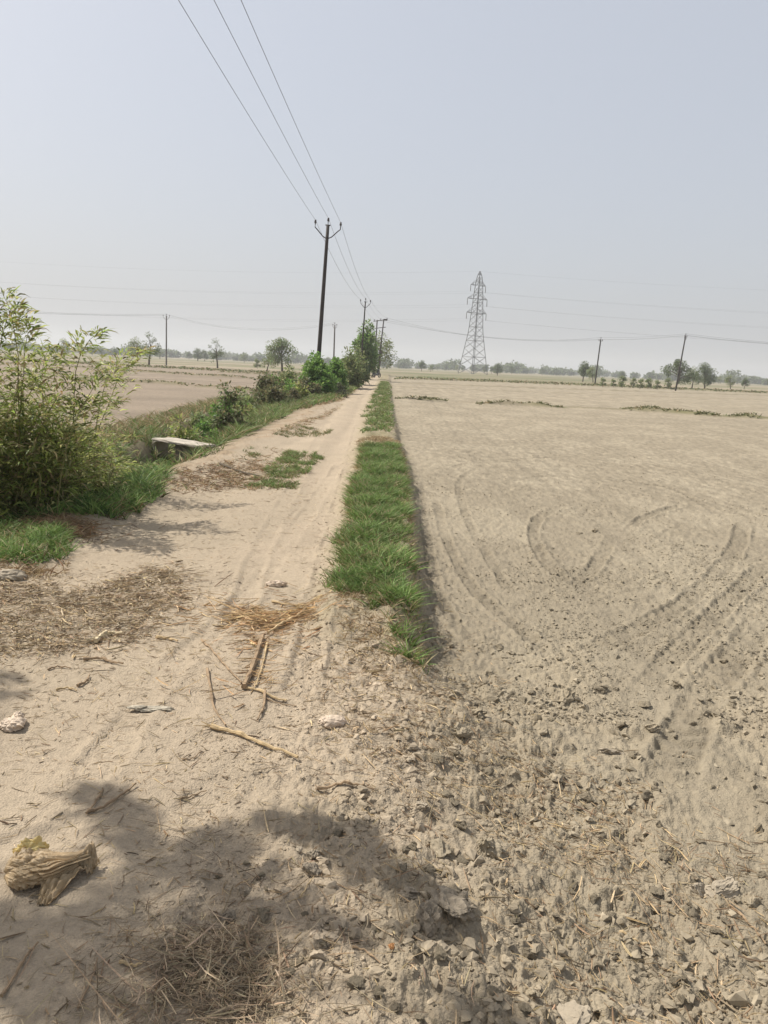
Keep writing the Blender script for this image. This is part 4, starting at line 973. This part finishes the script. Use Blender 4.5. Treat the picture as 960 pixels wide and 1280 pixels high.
# shade tree: out of the frame on the left, its leaves throw the dappled shade in the foreground
def shade_tree():
    rng = np.random.default_rng(101); base = np.array((-5.6, 1.2)); bz = Z(*base)
    t_ = thing('shade_tree', 'leafy tree whose dappled shade covers the lower left foreground', 'tree', (base[0], base[1], bz)); O = np.array((base[0], base[1], bz))
    ox = -SD[0]/SD[2]; oy = -SD[1]/SD[2]
    E = [(125,998,42,15),(160,1018,36,20),(165,1048,40,20),(205,1082,52,20),(240,1095,40,16),(265,1052,42,24),(300,1062,34,18),(355,1030,34,16),(385,1038,40,18),(440,1045,50,22),(465,1075,44,24),(470,1100,36,14),
         (330,1092,34,14),(290,1110,34,18),(255,1145,28,22),(320,1140,40,20),(380,1135,26,18),(385,1155,34,12),(430,1160,40,15),(468,1182,32,14),(545,1120,40,24),(560,1155,34,24),(515,1095,20,10),(530,1175,30,12),
         (620,1240,30,16),(610,1265,40,22),(650,1275,30,16),(60,1160,60,14),(130,1150,44,16),(150,1120,40,14),(60,1215,66,26),(150,1200,60,26),(30,1260,60,34),(120,1260,60,34),(220,1215,50,34),(210,1270,60,30),(290,1210,40,26),(285,1265,40,30),(12,1170,30,16),(320,1180,30,12),
         (14,852,24,3.5),(20,870,20,5),(4,848,12,4)]
    lf = MB(); cl = []
    pts = []
    for cx_, cy_, rx, ry in E:
        a = np.array(G(cx_, cy_)); ex = np.hypot(*(np.array(G(cx_+rx, cy_))-a)); ey = abs(G(cx_, cy_-ry)[1]-G(cx_, cy_+ry)[1])/2
        area = PI*ex*ey; nn = int(area*1750)+5
        pts.append((a[0], a[1], ex, ey, nn))
    for _ in range(130):                      # rest of the crown, its shade falls outside the picture
        x = rng.uniform(-3.4, 0.4); y = rng.uniform(-2.6, 2.4)
        if y > 1.05 and x > -1.5: continue
        pts.append((x, y, .26, .22, 130))
    tw = []
    for x, y, ex, ey, nn in pts:
        h = rng.uniform(3.9, 5.2); 
        th_ = rng.random(nn)*2*PI; rr = np.sqrt(rng.random(nn))*(0.92+0.12*rng.normal(size=nn)); hs = h+rng.normal(0, .16, nn)
        gx = x+np.cos(th_)*rr*ex; gy = y+np.sin(th_)*rr*ey
        P = np.stack([gx-ox*hs, gy-oy*hs, hs], 1)
        D = norm(rng.normal(size=(nn, 3))+np.array((0, 0, -.3)))
        leafset(lf, rng, P-O, D, 0.085, 0.036, GREEN+B1, 0.2)
        tw.append(np.array((x-ox*h, y-oy*h, h+0.05)))
    st = MB(); tr = [(0, 0, -.1), (.15, .1, 1.3), (.35, .35, 2.6), (.7, .6, 3.6)]
    st.tube(smooth3([np.array(p) for p in tr]), np.linspace(.2, .12, 13), 12)
    lim = []
    top = np.array(tr[-1])
    for az_ in range(9):
        c = np.mean([w-O for q, w in enumerate(tw) if q % 9 == az_], axis=0); d = norm(np.array(((tw[az_*4] - O)*.75)))*np.linalg.norm(tw[az_*4]-O)*.75
        t = np.linspace(0, 1, 6)[:, None]; C1 = top*.6+d*.4+np.array((0, 0, .3)); L_ = (1-t)**2*top+2*t*(1-t)*C1+t*t*d
        st.tube(L_, np.linspace(.07, .02, 6), 7); lim.append(L_)
    allp = np.concatenate(lim)
    for w in tw:
        q = w-O; s0 = allp[np.argmin(np.linalg.norm(allp-q, axis=1)+(allp[:, 2] > q[2])*.3)]
        t = np.linspace(0, 1, 4)[:, None]; st.tube(s0*(1-t)+q*t+np.array((0, 0, .12))*np.sin(t*PI), np.linspace(.012, .004, 4), 4)
    obj('trunk', st.build('trunk', M_bark, True), t_); obj('crown', lf.build('crown', M_leaf), t_)
shade_tree()

# ------------------------------------------------------------------ electricity poles
def lathe(mb, prof, c, n=10, col=None):
    P = np.array([(0, 0, z) for r, z in prof], float)+np.array(c); mb.tube(P, [r for r, z in prof], n)
def insulator_mesh():
    mb = MB(); lathe(mb, [(.02,0),(.02,.05),(.065,.06),(.05,.09),(.035,.10),(.075,.11),(.055,.15),(.04,.16),(.055,.18),(.045,.22),(.015,.235)], (0,0,0)); return mb.build('insulator', M_ins, True)
INS = insulator_mesh()
def pole(name, label, base, top, m=M_pole, r0=0.095, r1=0.06, arms='v', arm=0.47, rz=0.0, group=None, cat='utility pole', k=1.0):
    base = np.array(base, float); top = np.array(top, float); v = top-base; H_ = float(np.linalg.norm(v))
    t_ = thing(name, label, cat, tuple(base), 0, group)
    q = Vector(v).to_track_quat('Z', 'X')
    Mx = np.array(q.to_matrix()) @ np.array(Matrix.Rotation(rz, 3, 'Z')) if False else None
    ax = norm(v); sx = np.array((math.cos(rz), math.sin(rz), 0)); sx = norm(sx-ax*sx.dot(ax)); sy = np.cross(ax, sx)
    def W(x, y, z): return sx*x+sy*y+ax*z
    mb = MB(); zs = np.linspace(-0.4, H_, 9); mb.tube([W(0, 0, z) for z in zs], np.interp(zs, [0, H_], [r0, r1]), 12); obj('shaft', mb.build('shaft', m, True), t_)
    pins = []
    if arms == 'v':
        mb = MB()
        zj = H_-0.62*k
        for s in (-1, 1):
            A = [W(0, -.05, zj), W(s*arm*.35*k, -.05, zj+.10*k), W(s*arm*.8*k, -.05, zj+.36*k), W(s*arm*k, -.05, zj+.46*k), W(s*arm*k, -.05, zj+.60*k)]
            mb.tube(A, .028, 6); pins.append((s*arm*k, -.05, zj+.58*k))
        mb.tube([W(-.13, 0, H_-.02), W(.13, 0, H_-.02)], .035, 6); mb.tube([W(0, 0, H_), W(0, 0, H_+.14)], .02, 6)
        pins.append((0, 0, H_+.12)); obj('cross_arm', mb.build('cross_arm', m), t_)
    elif arms == 'small':
        mb = MB(); mb.tube([W(-.28, -.05, H_-.3), W(0, -.05, H_-.55), W(.28, -.05, H_-.3), W(.28, -.05, H_-.1)], .03, 6); mb.tube([W(-.28, -.05, H_-.3), W(-.28, -.05, H_-.1)], .03, 6)
        mb.tube([W(0, 0, H_), W(0, 0, H_+.12)], .02, 6); obj('cross_arm', mb.build('cross_arm', m), t_)
        pins += [(-.28, -.05, H_-.12), (.28, -.05, H_-.12), (0, 0, H_+.1)]
    elif arms == 'flat':
        mb = MB(); mb.tube([W(-.3, -.05, H_-.25), W(.3, -.05, H_-.25)], .035, 6); mb.tube([W(0, 0, H_), W(0, 0, H_+.1)], .02, 6)
        mb.tube([W(-.1, -.08, H_-.9), W(.12, -.08, H_-.9)], .03, 6); obj('cross_arm', mb.build('cross_arm', m), t_)
        pins += [(-.28, -.05, H_-.24), (.28, -.05, H_-.24), (0, 0, H_+.08)]
    R3 = Matrix((tuple(sx), tuple(sy), tuple(ax))).transposed()
    out_ = []
    for p in pins:
        o = obj('insulator', INS, t_, tuple(W(*p))); o.rotation_euler = R3.to_euler(); out_.append(base+W(p[0], p[1], p[2]+.2))
    return out_
def PB(px, top, Yd, bx):      # base and top of a pole from its place in the picture
    t = AT(px, top, Yd); b = AT(bx, hz(bx), Yd); return np.array((b[0], Yd, Z(b[0], Yd))), t
b, tp = PB(410.0, 281, 42, 396.3); near = pole('utility_pole', 'tallest dark pole with a V shaped arm, leaning right over the bushes', b, tp, r0=.125, r1=.082, rz=.05, arm=.57, k=1.15)
b, tp = PB(456.8, 377, 80, 450.5); second = pole('utility_pole', 'dark pole with a V shaped arm behind the tall columnar bush', b, tp, rz=.05, arm=.5)
b, tp = PB(418.5, 406, 112, 417); fa = pole('utility_pole', 'thin grey pole between the two V armed poles', b, tp, m=M_pole2, r0=.13, r1=.09, arms='small', rz=.3)
b, tp = PB(208, 395, 128, 207.8); fb = pole('utility_pole', 'upright grey pole standing far off on the left field', b, tp, m=M_pole2, r0=.13, r1=.1, arms='v', arm=.5, rz=.1)
b, tp = PB(751, 424, 122, 744.5); fc_ = pole('utility_pole', 'dark pole leaning right on the far bank, left of the spreading tree', b, tp, arms='flat', r0=.11, r1=.09)
b, tp = PB(857, 420, 108, 846); fd = pole('utility_pole', 'most tilted dark pole, in front of the spreading tree at the right', b, tp, arms='small', rz=.7, r0=.11, r1=.08)
# twin pole
def hpole():
    Yd = 114; b1, t1 = PB(479.8, 399, Yd, 472); b2, t2 = PB(471.5, 400, Yd+1.0, 467.5)
    base = (b1+b2)/2; t_ = thing('twin_pole', 'two linked poles with double crossbars, behind the tall columnar bush', 'twin pole', tuple(base))
    ts = []
    for b_, tt in ((b1, t1), (b2, t2)):
        mb = MB(); mb.tube([b_-base-np.array((0,0,.3)), tt-base], [.12, .085], 10); obj('pole_shaft', mb.build('pole_shaft', M_pole, True), t_); ts.append(tt-base)
    d = norm(ts[0]-ts[1])
    for dz, e in ((-.12, .75), (-1.15, .45)):
        mb = MB(); a = ts[1]-d*e+np.array((0, 0, dz)); c = ts[0]+d*e*1.0+np.array((0, 0, dz)); mb.tube([a, c], .055, 6); obj('crossbar', mb.build('crossbar', M_pole), t_)
        if dz > -.5: A, B = a, c
    mb = MB(); mb.box(ts[0]+d*.35+np.array((0, -.1, -.12)), (.55, .2, .22)); obj('switch_gear', mb.build('switch_gear', M_pole), t_)
    out_ = []
    for f in (0.04, .5, .97):
        p = A*(1-f)+B*f; obj('insulator', INS, t_, tuple(p+np.array((0, 0, .04)))); out_.append(p+base+np.array((0, 0, .25)))
    return out_
tw = hpole()

# wires
def wire(a, b, sag, r, label, group, n=24):
    a = np.array(a, float); b = np.array(b, float); t = np.linspace(0, 1, n)[:, None]
    P = a*(1-t)+b*t; P[:, 2] -= (4*sag*t*(1-t))[:, 0]; mb = MB(); mb.tube(P-a, r, 5)
    return tag(obj('overhead_wire', mb.build('overhead_wire', M_wire), loc=tuple(a)), label, 'wire', group)
# the pole behind the camera that the near wires run on to
dirv = (second[2]-near[2]); dirv[2] = 0; dirv = norm(dirv); bb = np.array((near[2][0], near[2][1], 0))-dirv*44+np.array((-0.15, 0, 0))
behind = pole('utility_pole', 'V armed pole standing behind the photographer, out of the picture', (bb[0], bb[1], Z(bb[0], bb[1])), (bb[0], bb[1], 9.3), rz=.05, arm=.7)
for i, s in enumerate(('left', 'right', 'middle')):
    wire(behind[i], near[i], 0.25, .007, '%s one of the three wires rising overhead to the tallest pole' % s, 'wires overhead to the tallest pole', 40)
    wire(near[i], second[i], 0.55, .008, '%s one of the three wires from the tallest pole to the next V armed pole' % s, 'wires between the two V armed poles')
    wire(second[i], tw[[0, 2, 1][i]], 0.3, .008, '%s one of the three short wires from the V armed pole to the twin pole' % s, 'wires to the twin pole')
    wire(tw[i], fc_[i], 1.1+.2*i, .009, 'thin wire from the %s insulator of the twin pole to the right hand poles' % ('left', 'middle', 'right')[i], 'wires from twin pole to the right')
    wire(fc_[i], fd[i], 0.2, .009, 'thin wire between the two right hand poles, on their %s pins' % ('left', 'right', 'top')[i], 'wires between the right hand poles')
    wire(fd[i], fd[i]+np.array((34, -12+i, -.4)), 0.8, .009, 'thin wire leaving the %s pin of the most tilted pole towards the right edge' % ('left', 'right', 'top')[i], 'wires leaving to the right')
    wire(fb[i], fa[i], 1.5, .008, 'faint wire from the %s pin of the far left pole to the thin grey pole' % ('left', 'right', 'top')[i], 'wires over the left field')
    wire(fb[i], fb[i]+np.array((-50, -8, .4)), 1.0, .008, 'faint wire from the %s pin of the far left pole out to the left edge' % ('left', 'right', 'top')[i], 'wires leaving to the left')

# ------------------------------------------------------------------ lattice tower
def tower(label, bx, by, H_=33.0, rz=0.5, group=None):
    t_ = thing('lattice_tower', label, 'transmission tower', (bx, by, 0), rz, group)
    def half(z): return np.interp(z, [0, H_*.42, H_*.80, H_*.93, H_], [3.3, 1.6, .95, .7, .08])
    body = MB(); c4 = [(-1,-1),(1,-1),(1,1),(-1,1)]
    lv = [0, .085, .17, .255, .33, .40, .465, .53, .59, .645, .70, .75, .80, .85, .90, .95, .985]
    lv = [H_*l for l in lv]
    tan = math.radians(2.0)
    def Pt(k, z): h = half(z); return np.array((c4[k][0]*h+z*math.tan(tan)*.3, c4[k][1]*h, z))
    for k in range(4):
        mb = MB(); mb.tube([Pt(k, z) for z in lv]+[Pt(k, H_)], .13, 4); obj('corner_leg', mb.build('corner_leg', M_steel), t_)
    for a, b_ in zip(lv[:-1], lv[1:]):
        for k in range(4):
            k2 = (k+1) % 4
            body.tube([Pt(k, a), Pt(k2, b_)], .055, 4, False); body.tube([Pt(k2, a), Pt(k, b_)], .055, 4, False)
            if a > 0 and lv.index(a) % 2 == 0: body.tube([Pt(k, a), Pt(k2, a)], .06, 4, False)
    obj('bracing', body.build('bracing', M_steel), t_)
    ends = []
    for zf, ar in ((.865, 3.1), (.735, 4.1), (.60, 4.1)):
        z = H_*zf
        for s in (-1, 1):
            mb = MB(); e = np.array((s*ar, 0, z)); h = half(z)
            for yy in (-1, 1):
                mb.tube([(s*h, yy*h, z), e], .08, 4); mb.tube([(s*half(z+1.6), yy*half(z+1.6), z+1.5), e], .06, 4)
                for f in (.33, .66): mb.tube([np.array((s*h, yy*h, z))*(1-f)+e*f, np.array((s*half(z+1.6), yy*half(z+1.6), z+1.5))*(1-f)+e*f], .04, 4)
            obj('arm', mb.build('arm', M_steel), t_)
            mb = MB()
            mb.tube([e, e-np.array((0, 0, 2.0))], [.06, .1], 6)
            for q in range(8): mb.tube([e-np.array((0, 0, .3+q*.2)), e-np.array((0, 0, .36+q*.2))], [.14, .14], 6)
            obj('insulator_string', mb.build('insulator_string', M_pole2), t_); ends.append(e-np.array((0, 0, 2.0)))
    ends.append(np.array((0, 0, H_)))
    Rm = np.array(Matrix.Rotation(rz, 3, 'Z')); return [Rm@e+np.array((bx, by, 0)) for e in ends]
p = AT(591, hz(591), 250); H1 = AT(598, 339, 250)[2]
te1 = tower('grey steel lattice power tower rising from the far fields right of centre', p[0], p[1], H1, 0.62)
te2 = tower('lattice power tower out of the picture far to the left', -215, 262, 33, 0.2)
te3 = tower('lattice power tower out of the picture far to the right', 300, 190, 33, 0.8)
for i, w_ in enumerate(('left end of the top arm', 'right end of the top arm', 'left end of the middle arm', 'right end of the middle arm', 'left end of the lowest arm', 'right end of the lowest arm', 'very tip')):
    wire(te1[i], te2[i], 4.0, .009, 'faint wire running left from the %s of the lattice tower' % w_, 'transmission wires to the left', 40)
    wire(te1[i], te3[i], 5.0, .009, 'faint wire running right from the %s of the lattice tower' % w_, 'transmission wires to the right', 40)

# ------------------------------------------------------------------ motorcycle and person on the track
def motorcycle():
    x, y = G(470.6, 470.5); y = 96.0; x = AT(470.9, 470, y)[0]; t_ = thing('motorcycle', 'dark motorcycle parked on the track where it passes the tall columnar bush', 'motorcycle', (x, y, Z(x, y)), 1.05)
    def torus(c, R, r):
        mb = MB(); a = np.linspace(0, 2*PI, 25); mb.tube([(c[0]+R*math.cos(k), c[1], c[2]+R*math.sin(k)) for k in a], r, 8, False); return mb
    for wx in (-.62, .62):
        w_ = obj('wheel', torus((wx, 0, .31), .26, .055).build('wheel', M_rubber, True), t_)
        mb = MB(); mb.tube([(wx, -.06, .31), (wx, .06, .31)], .05, 8)
        for q in range(10): mb.tube([(wx, 0, .31), (wx+.24*math.cos(q*.628), 0, .31+.24*math.sin(q*.628))], .006, 4)
        obj('rim', mb.build('rim', M_steel), w_)
    mb = MB(); mb.tube([(-.62,-.08,.31),(-.15,-.08,.45),(.2,-.06,.72),(.42,0,.85)], .03, 6); mb.tube([(-.62,.08,.31),(-.15,.08,.45),(.2,.06,.72),(.42,0,.85)], .03, 6)
    mb.tube([(.15,0,.3),(-.15,0,.3),(-.35,0,.65)], .04, 6); obj('frame', mb.build('frame', M_paint), t_)
    for s in (-.08, .08):
        mb = MB(); mb.tube([(.62,s,.31),(.44,s,.9)], .028, 6); obj('fork', mb.build('fork', M_steel), t_)
    V, Fc = ICO[3]
    def ell(n, c, d, m): obj(n, mesh(n, V*np.array(d)/2+np.array(c), Fc, m, smooth=True), t_)
    ell('fuel_tank', (.2,0,.84), (.5,.3,.26), M_paint); ell('engine', (.02,0,.42), (.38,.3,.34), M_steel); ell('seat', (-.28,0,.82), (.72,.26,.14), M_rubber)
    ell('headlight', (.56,0,.88), (.14,.18,.18), M_glass); ell('mudguard', (-.62,0,.62), (.5,.14,.1), M_paint)
    mb = MB(); mb.tube([(.3,-.36,1.02),(.42,-.12,1.0),(.42,.12,1.0),(.3,.36,1.02)], .018, 6); obj('handlebar', mb.build('handlebar', M_paint), t_)
    mb = MB(); mb.tube([(.1,-.14,.28),(-.3,-.16,.3),(-.75,-.17,.38)], [.03,.04,.045], 8); obj('exhaust', mb.build('exhaust', M_steel), t_)
motorcycle()
def skin(name, J, E, m, parent, sub=1):
    me = bpy.data.meshes.new(name); me.from_pydata([j[0] for j in J], E, []); o = obj(name, me, parent)
    sk = o.modifiers.new('skin', 'SKIN'); ly = me.skin_vertices[0] if me.skin_vertices else None
    if ly is None:
        bm = bmesh.new(); bm.from_mesh(me); bm.verts.layers.skin.verify(); bm.to_mesh(me); bm.free(); ly = me.skin_vertices[0]
    for i, j in enumerate(J): r = j[1]; ly.data[i].radius = (r, r) if not isinstance(r, tuple) else r; ly.data[i].use_root = (i == 0)
    s = o.modifiers.new('sub', 'SUBSURF'); s.levels = sub; s.render_levels = sub
    me.materials.append(m); return o
def person():
    y = 97.0; x = AT(466.8, 470, y)[0]; t_ = thing('person', 'person in a pale shirt and dark trousers standing left of the motorcycle', 'person', (x, y, Z(x, y)), 0.3)
    J = [((0,0,.92),.13),((0,0,1.12),.135),((0,.01,1.36),.15),((0,0,1.47),.06),((0,-.02,1.56),.085),((0,-.03,1.66),.09),
         ((.19,0,1.38),.055),((.24,.02,1.12),.045),((.20,-.12,.9),.035),((.20,-.16,.83),.03),
         ((-.19,0,1.38),.055),((-.25,.02,1.12),.045),((-.26,-.05,.88),.035),((-.26,-.06,.81),.03),
         ((.09,0,.85),.10),((.11,-.02,.48),.065),((.12,.03,.09),.045),((.13,-.12,.035),.035),
         ((-.09,0,.85),.10),((-.10,-.02,.48),.065),((-.12,.03,.09),.045),((-.13,-.12,.035),.035)]
    E = [(0,1),(1,2),(2,3),(3,4),(4,5),(2,6),(6,7),(7,8),(8,9),(2,10),(10,11),(11,12),(12,13),(0,14),(14,15),(15,16),(16,17),(0,18),(18,19),(19,20),(20,21)]
    skin('body', J, E, M_skin, t_)
    JS = [((0,0,.9),.15),((0,0,1.12),.15),((0,.01,1.37),.165),((.19,0,1.39),.07),((.235,.01,1.18),.06),((-.19,0,1.39),.07),((-.24,.01,1.18),.06)]
    skin('shirt', JS, [(0,1),(1,2),(2,3),(3,4),(2,5),(5,6)], M_shirt, t_)
    JT = [((0,0,.93),.145),((.09,0,.84),.115),((.11,-.02,.48),.085),((.12,.02,.12),.07),((-.09,0,.84),.115),((-.10,-.02,.48),.085),((-.12,.02,.12),.07)]
    skin('trousers', JT, [(0,1),(1,2),(2,3),(0,4),(4,5),(5,6)], M_trouser, t_)
    V, Fc = ICO[3]; P = V*np.array((.105, .115, .10))+np.array((0, 0, 1.70)); obj('hair', mesh('hair', P, Fc, M_hair, smooth=True), t_)
person()
print('objects', len(bpy.data.objects))
